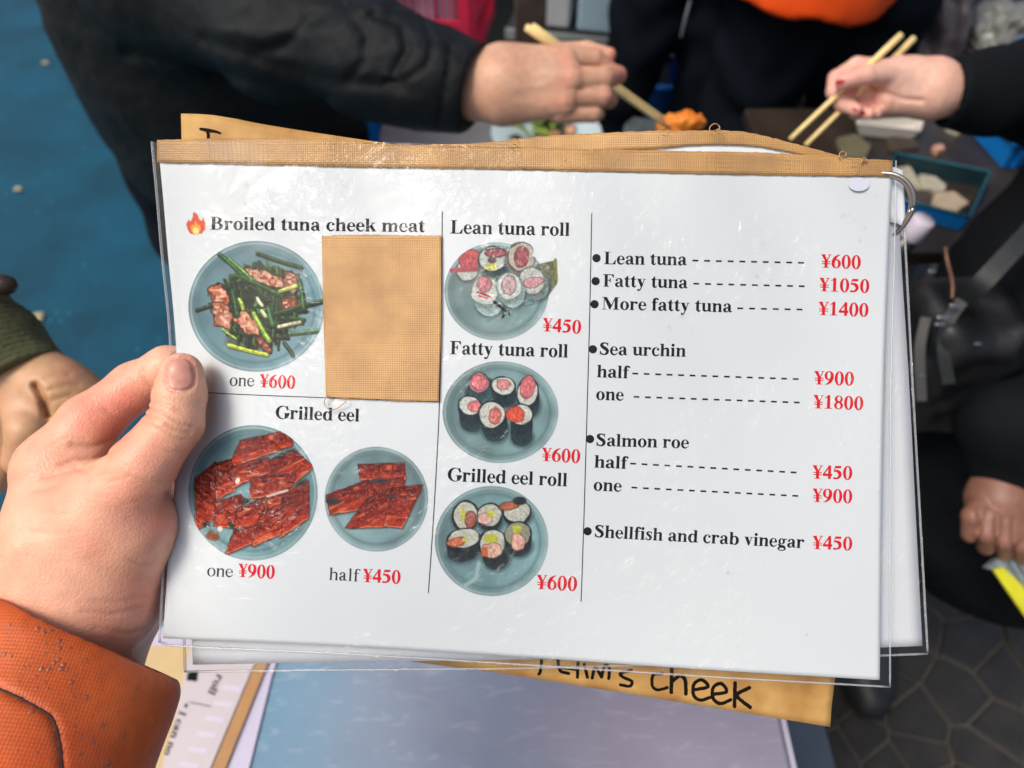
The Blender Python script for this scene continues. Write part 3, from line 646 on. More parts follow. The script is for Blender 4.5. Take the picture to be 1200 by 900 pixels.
c.put(c.stroke(T2([(400, 432), (490, 405)]), 3.0), (214, 190, 176), 1, 0.1); c.put(c.ell(*T2([(265, 362)])[0], 2.6, 4, 20), (240, 220, 205), 1); c.put(c.ell(*T2([(150, 610)])[0], 8, 6, 20, 0.3), (140, 88, 62), 2, 0.4); c.put(c.ell(*T2([(185, 580)])[0], 3, 3), (232, 214, 200), 1)
c.build('dish_picture', INK, M_print, front, 'printed picture of a full plate of red grilled eel')
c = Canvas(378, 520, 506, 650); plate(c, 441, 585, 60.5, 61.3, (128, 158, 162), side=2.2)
eel([[(820, 290), (1015, 285), (1020, 355), (830, 355)], [(675, 430), (850, 365), (870, 480), (690, 510)], [(860, 370), (1010, 350), (1025, 430), (865, 430)], [(850, 450), (960, 400), (940, 565), (765, 570)], [(970, 400), (1098, 388), (1010, 570), (935, 560)]], T2)
for q in [(700, 455, 32, 16, 0), (908, 362, 40, 12, 0), (960, 432, 22, 8, 0)]:
    x, y = T2([(q[0], q[1])])[0]; c.put(c.ell(x, y, q[2] / 3.87, q[3] / 3.87, q[4], 0.3, 4), (58, 58, 56), 2, 0.3)
c.build('dish_picture', INK, M_print, front, 'printed picture of a half plate of grilled eel')
# sushi rolls
def roll(T, s_, x, y, rx, ry, rot, fill, fc=(196, 104, 104), wasabi=None, nori=(40, 52, 56), depth=(0, 0), rice=(212, 216, 206), sd=0):
    (px_, py_), = T([(x, y)]); rx *= 1.1 / s_; ry *= 1.1 / s_; fill = fill and [v * 1.1 for v in fill]
    c.put(c.ell(px_ + depth[0] / s_ + 1, py_ + depth[1] / s_ + 2, rx * 1.05, ry * 0.95, rot), (70, 96, 100), 5)
    for t_ in np.linspace(1, 0, 7): c.put(c.ell(px_ + depth[0] / s_ * t_, py_ + depth[1] / s_ * t_, rx * (1 - 0.08 * t_), ry * (1 - 0.08 * t_), rot, 0.06, sd), np.array(nori) * (0.85 + 0.3 * t_), 1.2, 0.25)
    c.put(c.ell(px_, py_, rx * 0.9, ry * 0.88, rot, 0.10, sd + 1), rice, 1.0, 0.13)
    c.put(np.maximum(c.ell(px_, py_, rx * 0.9, ry * 0.88, rot), 0.45 - noise2(c.X / 1.6, c.Y / 1.6, sd + 3)), (150, 158, 150), 0.8)
    if fill:
        fx, fy, fw, fh = fill; q = c.ell(px_ + fx / s_, py_ + fy / s_, fw / s_, fh / s_, rot, 0.18, sd + 5)
        c.put(q - 0.6, np.array(fc) * 0.5, 1.2); c.put(q, fc, 1.0, 0.16); c.put(np.maximum(q + 1, 0.25 - noise2(c.X / 1.6, c.Y / 3, sd + 9)), np.minimum(np.array(fc) * 1.25 + 14, 255), 1.0)
    if wasabi:
        wx, wy, ww, wh = wasabi; c.put(c.ell(px_ + wx / s_, py_ + wy / s_, ww / s_, wh / s_, 0, 0.25, sd + 7), (190, 194, 74), 1.2, 0.15)
T3 = lambda p: T6(5.625, 500, 240, p)
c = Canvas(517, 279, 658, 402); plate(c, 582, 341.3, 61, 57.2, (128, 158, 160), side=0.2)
c.put(c.poly(T3([(700, 400), (858, 362), (860, 520), (800, 600), (690, 520)])) + 0, (112, 118, 92), 1.6, 0.25, True); c.put(c.stroke(T3([(848, 362), (856, 500)]), 3), (134, 130, 60), 1.4, 0.2, True)
c.put(c.ell(*T3([(620, 300)])[0], 14, 10), (120, 118, 108), 1, 0.2, True)
NR = (66, 82, 82); RC = (196, 204, 200)
roll(T3, 5.625, 270, 430, 70, 70, 0, (15, -60, 70, 62), (176, 84, 88), nori=(120, 120, 118), rice=RC, sd=2); c.put(c.stroke(T3([(165, 432), (330, 425)]), 5.5), (170, 88, 96), 1.5, 0.2)
roll(T3, 5.625, 435, 355, 88, 80, 0, (20, -35, 62, 26), (142, 76, 84), (-10, 55, 40, 22), NR, (0, 50), RC, 12); c.put(c.ell(*T3([(430, 365)])[0], 5, 4), (98, 84, 84), 1.5)
roll(T3, 5.625, 625, 345, 84, 92, 10, (0, 0, 44, 62), (150, 86, 90), None, (124, 116, 112), (-20, 20), (196, 188, 174), 22)
roll(T3, 5.625, 690, 500, 82, 88, -10, (10, 10, 60, 28), (186, 140, 146), None, (118, 132, 130), (30, 40), (202, 204, 202), 32)
roll(T3, 5.625, 385, 570, 90, 92, 0, (-5, -40, 44, 46), (176, 116, 122), None, (146, 168, 164), (30, 70), (206, 212, 208), 42)
roll(T3, 5.625, 545, 540, 80, 88, 0, (0, -10, 44, 60), (176, 150, 152), None, (146, 168, 166), (20, 50), (212, 220, 216), 52)
for pts, wd, cl in [([(335, 575), (420, 605)], 2.2, (178, 44, 56)), ([(345, 600), (400, 615)], 1.6, (178, 44, 56)), ([(445, 640), (520, 700), (500, 740)], 3.4, (34, 42, 46)), ([(540, 700), (545, 725)], 2, (40, 50, 54)), ([(400, 770), (430, 750)], 3, (110, 140, 140)), ([(560, 690), (720, 650)], 2, (110, 130, 130)), ([(640, 640), (700, 600), (720, 640)], 1.6, (130, 144, 144))]:
    c.put(c.stroke(T3(pts), wd), cl, 1.2, 0.15)
gl_ = np.clip((c.Y - 366) / 40, 0, 1)[..., None] * 0.35 * (c.A[..., None] > 0); c.C = c.C * (1 - gl_) + np.array([205, 218, 220]) * gl_  # glare over the lower part, blended into the picture's colours
c.build('dish_picture', INK, M_print, front, 'printed picture of lean tuna rolls with painted glare')
T4 = lambda p: T6(5.625, 500, 390, p)
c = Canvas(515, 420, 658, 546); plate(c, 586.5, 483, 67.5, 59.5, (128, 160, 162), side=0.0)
c.put(c.poly(T4([(245, 380), (330, 300), (420, 300), (590, 400), (590, 480), (420, 480), (260, 430)])), (48, 72, 78), 3, 0.2)
DN = (40, 56, 60); FT = (206, 116, 118)
roll(T4, 5.625, 345, 330, 62, 66, 0, (0, -2, 46, 46), (206, 112, 118), nori=(60, 84, 88), depth=(10, 60), rice=(190, 120, 122), sd=1)
roll(T4, 5.625, 505, 350, 76, 58, 5, (0, -8, 38, 30), (206, 136, 138), nori=DN, depth=(10, 80), sd=2)
roll(T4, 5.625, 665, 390, 66, 90, 10, (0, -30, 42, 72), (200, 108, 112), nori=DN, depth=(10, 80), sd=3)
roll(T4, 5.625, 285, 480, 74, 62, 15, (25, 5, 34, 34), FT, nori=DN, depth=(10, 110), sd=4)
roll(T4, 5.625, 430, 540, 84, 86, 0, (18, 8, 36, 46), (200, 112, 104), nori=DN, depth=(20, 90), sd=5)
roll(T4, 5.625, 625, 540, 70, 66, 0, (-40, 0, 54, 48), (204, 84, 66), nori=DN, depth=(0, 140), sd=6)
c.build('dish_picture', INK, M_print, front, 'printed picture of six fatty tuna rolls')
T5 = lambda p: T6(5.0, 500, 540, p)
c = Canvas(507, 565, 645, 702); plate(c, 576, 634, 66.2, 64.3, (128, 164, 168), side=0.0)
EN = (46, 54, 56); ER = (198, 200, 186); WB = (-5, -30, 30, 24)
roll(T5, 5, 230, 320, 72, 82, 10, (25, 20, 30, 42), (150, 88, 76), (-18, -10, 14, 40), EN, (-10, 10), ER, 1); roll(T5, 5, 370, 318, 68, 66, 0, (-25, 20, 36, 30), (216, 168, 156), (5, -8, 22, 22), EN, (0, 30), ER, 2)
roll(T5, 5, 530, 300, 76, 62, -10, (-45, -32, 48, 22), (166, 96, 70), None, EN, (0, 20), ER, 3); c.put(c.ell(*T5([(545, 235)])[0], 8, 5), (44, 50, 54), 1.5)
roll(T5, 5, 215, 455, 92, 56, -10, (-40, 20, 48, 22), (186, 106, 76), (10, 8, 18, 12), EN, (0, 80), ER, 4)
roll(T5, 5, 385, 480, 76, 76, 0, (0, 40, 50, 40), (204, 160, 142), (-10, -25, 44, 26), EN, (20, 80), ER, 5); c.put(c.poly(T5([(318, 515), (355, 500), (360, 560), (322, 562)])), (198, 108, 66), 1.4, 0.1)
roll(T5, 5, 535, 430, 74, 70, 0, (0, 40, 34, 46), (216, 160, 146), (-5, -30, 30, 26), EN, (0, 60), (150, 150, 126), 6)
c.put(c.stroke(T5([(225, 730), (290, 690), (305, 600)]), 3.5), (170, 198, 198), 4)
c.build('dish_picture', INK, M_print, front, 'printed picture of six grilled eel rolls')
# flame
c = Canvas(214, 244, 246, 280, 0.5); TF = lambda p: T6(3.6, 200, 230, p)
fl = c.poly(TF([(72, 140), (66, 118), (76, 98), (84, 108), (92, 92), (96, 66), (112, 76), (122, 100), (132, 104), (136, 90), (146, 112), (144, 140), (130, 158), (98, 162), (82, 156)]))
c.put(fl, (228, 96, 62), 0.9, 0.0, True); c.put(c.poly(TF([(86, 146), (84, 128), (92, 118), (98, 122), (104, 104), (116, 122), (124, 120), (128, 140), (118, 156), (98, 158)])), (244, 168, 64), 1.4); c.put(c.ell(*TF([(106, 146)])[0], 3.6, 4.4), (250, 226, 140), 1.6)
c.build('flame_symbol', INK, M_print, front)

# rear page, page with curved tape, handwritten board ------------------------
rear = patch('rear_page', [(200, 185), (600, 190), (1052, 200)], [(226, 779), (400, 776), (700, 771), (1081, 757)], [(200, 185), (214, 500), (226, 779)], [(1052, 200), (1056, 300), (1066, 460), (1074, 620), (1081, 757)], 60, 50, -0.0055, M_paper2, menu, 0.0004)
RB = [(216, 782), (222, 788), (400, 786), (600, 783), (900, 775), (1080, 767), (1087, 760)]
patch('laminate_film', [(196, 185), (600, 190), (1056, 200)], [(217, 787), (400, 785), (700, 781), (1087, 766)], [(196, 185), (207, 500), (217, 787)], [(1056, 200), (1061, 300), (1070, 460), (1079, 620), (1087, 766)], 80, 60, -0.0045, M_film, rear)
bead('film_edge', [(217, 787), (400, 785), (700, 781), (1087, 766)], -0.005, rear, 0.0005); bead('film_edge', [(1060, 270), (1070, 460), (1079, 620), (1087, 764)], -0.005, rear, 0.0005); bead('film_edge', [(210, 600), (214, 700), (217, 787)], -0.005, rear, 0.0006)
patch('page_sheet', [(1040, 196), (1048, 196), (1058, 200)], [(1042, 260), (1052, 262), (1062, 268)], [(1040, 196), (1042, 260)], [(1058, 200), (1062, 268)], 6, 8, -0.003, M_paper2, menu, 0.0003)
bulge = lambda x, y: 0.006 * np.exp(-((x - 830) / 110) ** 2) * np.exp(-((y - 160) / 60) ** 2)
mid = patch('middle_page', [(440, 172), (560, 169), (640, 164), (760, 161), (850, 163), (900, 168), (950, 178), (1000, 190)], [(440, 620), (700, 630), (1000, 640)], [(440, 172), (440, 620)], [(1000, 190), (1000, 640)], 60, 40, -0.009, M_paper, menu, 0.0004, offf=bulge)
patch('tape_strip', [(436, 171), (560, 167.5), (640, 159), (700, 156), (760, 153.5), (850, 153), (885, 157), (930, 168), (990, 184)], [(436, 181), (560, 178), (640, 178), (752, 175), (810, 170.5), (850, 169.5), (890, 172), (940, 181), (990, 190)], [(436, 171), (436, 181)], [(990, 184), (990, 190)], 200, 6, -0.008, M_tape, mid, 0.0004, offf=bulge, rag=0.7, seed=21)
board = patch('handwritten_board', [(212, 133), (240, 134), (270, 138), (400, 160), (1050, 255)], [(226, 745), (535, 782), (700, 807), (973, 852)], [(212, 133), (219, 420), (226, 745)], [(1050, 255), (1010, 560), (978, 800), (973, 852)], 90, 70, -0.016, M_card, menu, 0.0022, bend=0.6)
board_surf = lambda x, y, off, bend: sheet(x, y, off, 0.6)
def hand_strokes(strokes, name='handwriting'):
    xs = [p[0] for s_ in strokes for p in s_]; ys = [p[1] for s_ in strokes for p in s_]
    X, Y_ = np.meshgrid(np.arange(min(xs) - 5, max(xs) + 5, 0.8), np.arange(min(ys) - 5, max(ys) + 5, 0.8)); D = np.full(X.shape, 1e9)
    for s_ in strokes:
        q = crom(np.array(s_, float), 5)
        for i in range(len(q) - 1): D = np.minimum(D, g_seg(X, Y_, (q[i][0], q[i][1], q[i][2]), (q[i + 1][0], q[i + 1][1], q[i + 1][2])))
    V, Fs = marching(X, Y_, D + 0.35 * noise2(X / 1.5, Y_ / 1.5, 5)); ink(name, np.array(V), Fs, -0.01585, M_marker, board, surf=board_surf)
hs = lambda p, r=1.8: [(560 + x / 2.727, 760 + y / 2.727, r) for x, y in p]
hand_strokes([[(235, 151, 1.6), (242, 152.5, 2.2), (252, 154, 1.6), (258, 156, 1.3)], [(243, 153, 2), (244, 158, 1.8), (244, 163, 1.8)]])
for st_ in [[hs([(205, 20), (200, 70), (195, 82)])], [hs([(255, 30), (262, 70), (290, 80)]), hs([(320, 45), (318, 92)]), hs([(270, 62), (318, 68)], 1.5)], [hs([(340, 50), (350, 92)]), hs([(365, 95), (375, 60), (395, 92)]), hs([(395, 92), (405, 55), (420, 62), (418, 96)])],
            [hs([(490, 70), (455, 80), (465, 92), (492, 105), (485, 120), (455, 116)])], [hs([(590, 80), (560, 85), (558, 120), (575, 132), (605, 125)])], [hs([(620, 50), (618, 140)], 2.2), hs([(620, 105), (645, 88), (662, 100), (665, 145)], 2.2)],
            [hs([(690, 132), (735, 122), (715, 100), (690, 115), (690, 150), (712, 165), (745, 155)], 2.0)], [hs([(755, 146), (795, 138), (778, 112), (752, 125), (752, 160), (775, 176), (808, 164)], 2.0)], [hs([(822, 110), (820, 185)], 2.2), hs([(868, 125), (828, 150), (870, 188)], 2.2)]]:
    hand_strokes(st_)
# ring
M_steel = mat('steel', (0.42, 0.38, 0.33), 0.3, metal=1.0, bump=0.1, bscale=300)
def ring_pts(cx, cy, r, tilt, zo):
    C0 = sheet(np.array([cx]), np.array([cy]), zo)[0]; t_ = np.linspace(0, 2 * math.pi, 73)
    X_ = MX @ RM.T; Y_ = MY @ RM.T; u = X_ * math.cos(tilt) + WN * math.sin(tilt); Y_ = Y_ * math.cos(.45) + WN * math.sin(.45)
    return C0 + r * (np.cos(t_)[:, None] * u + np.sin(t_)[:, None] * Y_)
ringo = tube_obj('binder_ring', ring_pts(1021, 247, 0.0150, 0.50, -0.0066), 0.00085, M_steel, menu, 10)
tube_obj('ring_coil', ring_pts(1018, 249, 0.0150, 0.52, -0.0082), 0.0008, M_steel, ringo, 10)
M_rein = mat('plastic_reinforcement', (0.62, 0.64, 0.72), 0.2, coat=0.6, bump=0.6, bscale=150)
th = np.linspace(0, 2 * math.pi, 33)[:-1]
ink('punch_hole', np.stack([1006.5 + 12 * np.cos(th), 216 + 8 * np.sin(th)], 1), [list(range(32))[::-1]], 0.0013, M_rein, front)

# ================================================================ SKIN, CLOTH
M_skin = mat('skin', attr=True, rough=0.43, var=0.09, vscale=140, bump=0.30, bscale=950, sss=0.08, bdist=0.0005, vor=True)
M_nail = mat('nail', tuple(lin((212, 150, 130))), 0.36, var=0.12, vscale=300, sss=0.1, coat=0.1)
M_redn = mat('red_nail', tuple(lin((168, 24, 40))), 0.15, coat=0.6)
M_black = mat('black_waterproof_cloth', (0.0065, 0.009, 0.0105), 0.42, var=0.4, vscale=12, bump=0.8, bscale=520, bdist=0.0016, spec=0.16)
M_black2 = mat('black_cotton', (0.004, 0.006, 0.008), 0.8, var=0.3, vscale=14, bump=0.3, bscale=160, spec=0.12)
M_navy = mat('dark_navy_cloth', (0.004, 0.007, 0.012), 0.85, var=0.3, vscale=10, bump=0.3, bscale=150, spec=0.1)
def blotch(V, base, spots):
    """skin colour: base plus reddish, pale or painted-shade zones, each (px, py, radius, colour, strength)"""
    X, Y_ = PXY(V); c = np.tile(np.array(base, float), (len(V), 1))
    n = noise3(V[:, 0] * 60, V[:, 1] * 60, V[:, 2] * 60, 4)[:, None] * np.array([0.05, 0.11, 0.13]) + noise3(V[:, 0] * 260, V[:, 1] * 260, V[:, 2] * 260, 5)[:, None] * 0.035; c = c * (1 + n)
    for sx, sy, r, cc, st in spots:
        k = (np.exp(-((X - sx) ** 2 + (Y_ - sy) ** 2) / (r * r)) * st)[:, None]; c = c * (1 - k) + np.array(cc) * k
    return np.clip(c, 0, 1)
def grooves(p, pz, lines, face=None):
    """carve creases (px polylines, width px, depth m) into whatever faces the eye at those pixels"""
    X, Y_ = PXY(p); z = -((p - CAM) @ RM)[..., 2]; d = np.zeros(X.shape)
    for pts, wd, dp in lines:
        k = seg2(X, Y_, pts); d = d + dp * np.exp(-(k / wd) ** 2)
    return d * (z < pz)

# ---- the hand in front
def Jm(px, py, dz, r, D=0.318): return J(px, py, D + dz / 1000.0, r)
thumb_j = [Jm(213, 438, -12, 24.5), Jm(211, 462, -13, 28.5), Jm(205, 497, -15, 31), Jm(168, 545, -14, 37), Jm(118, 600, -8, 50)]
index_j = [Jm(219, 429, 13, 22), Jm(196, 431, 13, 24), Jm(158, 453, 14, 27), Jm(104, 497, 8, 33), Jm(72, 548, 6, 47)]
back_j = [Jm(72, 556, 6, 50), Jm(88, 625, 4, 72), Jm(88, 700, 8, 80), Jm(60, 800, 16, 84)]
web_j = [Jm(128, 590, -4, 46), Jm(146, 616, -2, 52), Jm(126, 690, 6, 62)]
palm_j = [Jm(150, 640, 26, 42), Jm(142, 700, 30, 46), Jm(112, 770, 26, 50)]
fing = [[Jm(92, 580, 22, 30), Jm(168, 590, 38, 24), Jm(250, 585, 33, 21), Jm(280, 575, 24, 18)],
        [Jm(102, 620, 30, 30), Jm(180, 632, 44, 24), Jm(262, 628, 37, 21), Jm(290, 620, 27, 18)],
        [Jm(118, 660, 34, 28), Jm(188, 676, 44, 21), Jm(250, 676, 38, 18), Jm(272, 668, 30, 16)]]
GR = [([(172, 478), (192, 484), (212, 497), (226, 500)], 2.2, 0.0009), ([(171, 487), (190, 493), (206, 504), (222, 507)], 2.2, 0.0009), ([(176, 470), (196, 474), (212, 482)], 1.8, 0.0005), ([(168, 494), (186, 503), (204, 513), (216, 515)], 2.0, 0.0006),
      ([(178, 466), (192, 466), (206, 470)], 1.5, 0.0003),
      ([(70, 545), (90, 538), (112, 536), (132, 530)], 2.4, 0.0007), ([(50, 560), (78, 553), (110, 548)], 2.4, 0.0005), ([(84, 520), (110, 522), (140, 512)], 3.2, 0.0009), ([(40, 575), (70, 570)], 2.5, 0.0004),
      ([(165, 432), (170, 444), (178, 452)], 2.0, 0.0007), ([(150, 556), (176, 566), (190, 563)], 2.4, 0.0004), ([(96, 716), (130, 720), (165, 712)], 2.4, 0.0004), ([(110, 704), (140, 706), (172, 698)], 2.4, 0.0003),
      ([(30, 590), (52, 600), (80, 602)], 1.6, 0.0003), ([(24, 620), (60, 626), (96, 622)], 1.5, 0.00025), ([(100, 560), (126, 566), (148, 560)], 1.6, 0.0003), ([(116, 580), (150, 590), (186, 580)], 1.5, 0.00025), ([(176, 520), (198, 530), (218, 528)], 1.4, 0.0003), ([(122, 478), (132, 488), (146, 492)], 1.6, 0.0004), ([(60, 520), (80, 512), (100, 514)], 1.8, 0.0004), ([(88, 548), (104, 556), (124, 554)], 1.8, 0.0005), ([(150, 655), (166, 662), (180, 660)], 1.6, 0.0004), ([(112, 735), (150, 742), (176, 736)], 1.8, 0.0004)]
def nailc(X, Y_):                      # elliptical nail outline in the thumb's own frame
    an = math.radians(-8); x = (X - 210.5) * math.cos(an) + (Y_ - 439) * math.sin(an); y = -(X - 210.5) * math.sin(an) + (Y_ - 439) * math.cos(an)
    return (np.abs(x / 17) ** 2.6 + np.abs(y / 19) ** 2.6) ** (1 / 2.6) - 1
def f_hand(p, fine=True):
    th_ = chain(p, thumb_j, 0.003); ix = chain(p, index_j, 0.004)
    d = smin(chain(p, back_j, 0.01), chain(p, web_j, 0.01), 0.014)
    d = smin(d, chain(p, palm_j, 0.01), 0.012)
    for q in fing: d = smin(d, chain(p, q, 0.003), 0.005)
    d = smin(d, ix, 0.006); d = smin(d, th_, 0.006)
    if fine:
        d = d + grooves(p, 0.325, GR)
        X, Y_ = PXY(p); z = -((p - CAM) @ RM)[..., 2]; k = nailc(X, Y_)
        d = d + np.where(z < 0.309, 0.0008 * np.exp(-((k - 0.04) / 0.09) ** 2) + 0.0003 * (k < 0), 0)
    return d
holder = empty('person', P(60, 800, 0.36), 'hand and orange rain jacket sleeve gripping the held menu by its edge', 'person')
lo, hi = bounds(thumb_j + index_j + back_j + web_j + palm_j + sum(fing, []))
SK = (0.84, 0.415, 0.265); PK = (0.86, 0.26, 0.18); DK = (0.50, 0.24, 0.15); PALE = (0.86, 0.52, 0.34)
def hand_col(V):
    c = blotch(V, SK, [(205, 425, 20, PK, 0.35), (222, 470, 30, PALE, 0.3), (118, 470, 40, PK, 0.55), (150, 470, 26, PK, 0.5), (132, 508, 20, (0.74, 0.22, 0.15), 0.7), (95, 535, 34, PALE, 0.6), (60, 560, 40, PK, 0.25), (190, 415, 18, PALE, 0.7),
                        (90, 650, 60, PALE, 0.3), (175, 700, 30, PK, 0.7), (150, 590, 34, PK, 0.35), (110, 640, 22, PK, 0.3), (60, 610, 18, PK, 0.3), (130, 740, 26, PK, 0.35), (186, 620, 22, PK, 0.45), (175, 535, 22, PK, 0.3), (90, 490, 26, PK, 0.35), (30, 640, 30, PALE, 0.3)])
    X, Y_ = PXY(V); z = -((V - CAM) @ RM)[:, 2]
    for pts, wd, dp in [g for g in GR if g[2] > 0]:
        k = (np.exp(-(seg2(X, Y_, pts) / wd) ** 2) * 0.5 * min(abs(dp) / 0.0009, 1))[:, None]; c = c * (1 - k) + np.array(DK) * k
    k = nailc(X, Y_); on = z < 0.312
    m_ = (np.clip(0.5 - k / 0.1, 0, 1) * on)[:, None]; c = c * (1 - m_) + np.array(lin((224, 152, 142))) * m_
    lu = (np.exp(-(((X - 207) / 11) ** 2 + ((Y_ - 455) / 5.5) ** 2)) * on)[:, None] * m_; c = c * (1 - lu) + np.array(lin((240, 196, 196))) * lu
    e_ = (np.exp(-((k - 0.05) / 0.07) ** 2) * 0.4 * on)[:, None]; return c * (1 - e_) + np.array(DK) * e_
hand = sdf_obj('body', f_hand, lo, hi, 0.0012, M_skin, holder, hand_col)
# nail plate: a curved shell lying in the nail bed
nv = []; nf = []; NU, NW = 15, 17
for j in range(NW):
    for i in range(NU):
        a_ = (i / (NU - 1) * 2 - 1); b_ = (j / (NW - 1) * 2 - 1)
        sx = a_ * math.sqrt(1 - b_ * b_ / 2.6) * 16.5; sy = b_ * math.sqrt(1 - a_ * a_ / 2.6) * 19.0; an = math.radians(-8)
        x = 210.5 + sx * math.cos(an) - sy * math.sin(an); y = 439 + sx * math.sin(an) + sy * math.cos(an)
        q = march(f_hand, x, y, 0.2, 0.6); k = min(1.0, 3.2 * (1 - max(abs(a_), abs(b_)) ** 2.0)); nv.append(q + (CAM - q) / np.linalg.norm(CAM - q) * (0.0001 + 0.00028 * k))
mesh('nail', nv, grid_faces(NW, NU), M_nail, hand, True)

# ---- orange sleeve
sl_a, sl_b = P(98, 742, 0.318), P(-10, 1010, 0.262)
sl_ax = (sl_b - sl_a) / np.linalg.norm(sl_b - sl_a)
cut_n = np.array(to_world(np.array([0.0, 0, 0])) * 0)
c0, c1, c2 = P(0, 693, 0.305), P(196, 782, 0.305), P(98, 738, 0.40)
cut_n = np.cross(c1 - c0, c2 - c0); cut_n /= np.linalg.norm(cut_n); cut_n *= np.sign(cut_n @ sl_ax)
view_ax = P(98, 742, 0.32) - CAM; view_ax /= np.linalg.norm(view_ax)
side = np.cross(sl_ax, view_ax); side /= np.linalg.norm(side); thick_ax = np.cross(side, sl_ax)
SG = [([(-20, 800), (0, 808), (22, 818), (46, 831), (60, 841), (66, 855), (71, 880), (73, 910)], 5.0, 0.0012)]
def f_sleeve(p, fine=True):
    q = p - sl_a; t = q @ sl_ax; u = q @ side; v = q @ thick_ax
    w_ = 1 + 0.35 * np.clip(t, -0.02, 0.2)
    r = np.sqrt((u / (0.0445 * w_)) ** 2 + (v / (0.034 * w_)) ** 2); d = (r - 1) * 0.036 * w_
    d = d + 0.0008 * np.sin(t * 40 + u * 30) * np.clip(t / 0.05, 0, 1) + 0.0030 * noise3(p[..., 0] * 28, p[..., 1] * 28, p[..., 2] * 28, 2) + 0.0013 * np.sin(u * 60 + t * 42 + 1.5) * np.clip(t / 0.03, 0, 1)
    e_ = -((p - c0) @ cut_n)
    e_ = e_ + 0.0006 * noise3(p[..., 0] * 40, p[..., 1] * 40, p[..., 2] * 40, 6)
    out_ = -smin(-d, -e_, 0.010)
    inner = d + 0.0042
    out_ = smax(out_, -np.maximum(inner, (p - c0) @ cut_n - 0.05), 0.003)
    if fine: out_ = out_ + grooves(p, 0.31, SG)
    return out_
def sleeve_uv(V): q = V - sl_a; return np.stack([np.arctan2(q @ side, -(q @ thick_ax)) * 0.4, (q @ sl_ax) * 10], 1)
def sleeve_col(V):
    X, Y_ = PXY(V); c = np.tile(lin((206, 92, 28)), (len(V), 1)); n = noise3(V[:, 0] * 50, V[:, 1] * 50, V[:, 2] * 50, 8)[:, None]; c = c * (1 + 0.22 * n + 0.10 * noise3(V[:, 0] * 300, V[:, 1] * 300, V[:, 2] * 300, 18)[:, None])
    wet = np.clip(noise3(V[:, 0] * 34, V[:, 1] * 34, V[:, 2] * 34, 14) * 3, 0, 1)[:, None] * 0.35; c = c * (1 - wet) + lin((170, 52, 12)) * wet
    k = np.exp(-(seg2(X, Y_, SG[0][0]) / 2.6) ** 2)[:, None]; return c * (1 - 0.35 * k)  # groove darkened in the colour, like the shade in the flap gap
M_orange = mat('orange_rain_fabric', attr=True, rough=0.5, uvweave=(22, 22, 0.16), bump=0.35, bscale=350, bdist=0.0005)
lo = np.min([sl_a, sl_b], 0) - 0.08; hi = np.max([sl_a, sl_b], 0) + 0.08
sleeve = sdf_obj('jacket_sleeve', f_sleeve, lo, hi, 0.0013, M_orange, holder, sleeve_col, sleeve_uv)
M_drop = bpy.data.materials.new('water'); M_drop.use_nodes = True; b_ = M_drop.node_tree.nodes['Principled BSDF']; b_.inputs['Transmission Weight'].default_value = 1; b_.inputs['Roughness'].default_value = 0.03; b_.inputs['IOR'].default_value = 1.33
M_dropl = film_mat('clear_water', 0.0, 0.05, 0.06, 1.38)
def dome(c, n, r, h, k=7):
    n = n / np.linalg.norm(n); u = np.cross(n, [0.3, 0.5, 0.8]); u /= np.linalg.norm(u); v = np.cross(n, u); V = [c + n * h]; Fs = []
    for a_, hh in ((0.55, 0.82), (1.0, -0.2)):
        for i in range(k): t = 2 * math.pi * i / k; V.append(c + r * a_ * (math.cos(t) * u + math.sin(t) * v) + n * h * hh)
    for i in range(k): j = (i + 1) % k; Fs += [(0, 1 + i, 1 + j), (1 + i, 1 + k + i, 1 + k + j, 1 + j)]
    return V, Fs
sp_ = [march(f_sleeve, *q, 0.1, 0.5) for q in curve_pts(SG[0][0], 60)]; sp_ = [q for q in sp_ if q is not None]
tube_obj('seam_gap_shade', np.array(sp_) + (CAM - np.array(sp_)) * 0.0006, 0.00055, mat('seam_gap_dark', (0.05, 0.014, 0.010), 0.7), sleeve, 8)  # dark tube stands in for the shaded gap between flap and sleeve
page_drops(110)
parts = []
for i in range(120):
    px, py = rr.uniform(0, 205), rr.uniform(700, 898)
    if rr.random() < 0.45: px, py = rr.gauss(55, 25), rr.gauss(760, 28)
    if py < 700 + px * 0.45 or px < 0: continue
    q = march(lambda p: f_sleeve(p, False), px, py, 0.15, 0.5)
    if q is None: continue
    h = 0.0008; n = np.array([float((f_sleeve((q + e_ * h)[None], False) - f_sleeve((q - e_ * h)[None], False))[0]) for e_ in np.eye(3)])
    r_ = rr.choice([0.0003, 0.0004, 0.0006, 0.0009]); parts.append(dome(q, n, r_, r_ * 0.38))
V, Fs = merge(parts); tag(mesh('rain_drops', V, Fs, M_dropl, sleeve, True), kind='stuff')

# ================================================================ GROUND
M_joint = mat('mortar', (0.095, 0.082, 0.066), 0.6, var=0.3, vscale=20, bump=0.4, bscale=120)
M_stone = mat('wet_dark_stone', (0.017, 0.016, 0.014), 0.5, var=0.6, vscale=22, bump=0.5, bscale=40, bdist=0.003, color2=(0.034, 0.030, 0.024))
tag(mesh('ground', [(-60, -60, -0.012), (60, -60, -0.012), (60, 60, -0.012), (-60, 60, -0.012)], [(0, 1, 2, 3)], M_joint), kind='structure')
pave = tag(box('stone_pavement', (1.65, 1.5, -0.008), (1.55, 1.7, 0.003), M_joint), kind='structure')
pr_ = random.Random(3); seeds = []
while len(seeds) < 900:
    q = (pr_.uniform(-.1, 2.7), pr_.uniform(-.2, 2.6))
    if all((q[0] - o_[0]) ** 2 + (q[1] - o_[1]) ** 2 > .0023 for o_ in seeds): seeds.append(q)
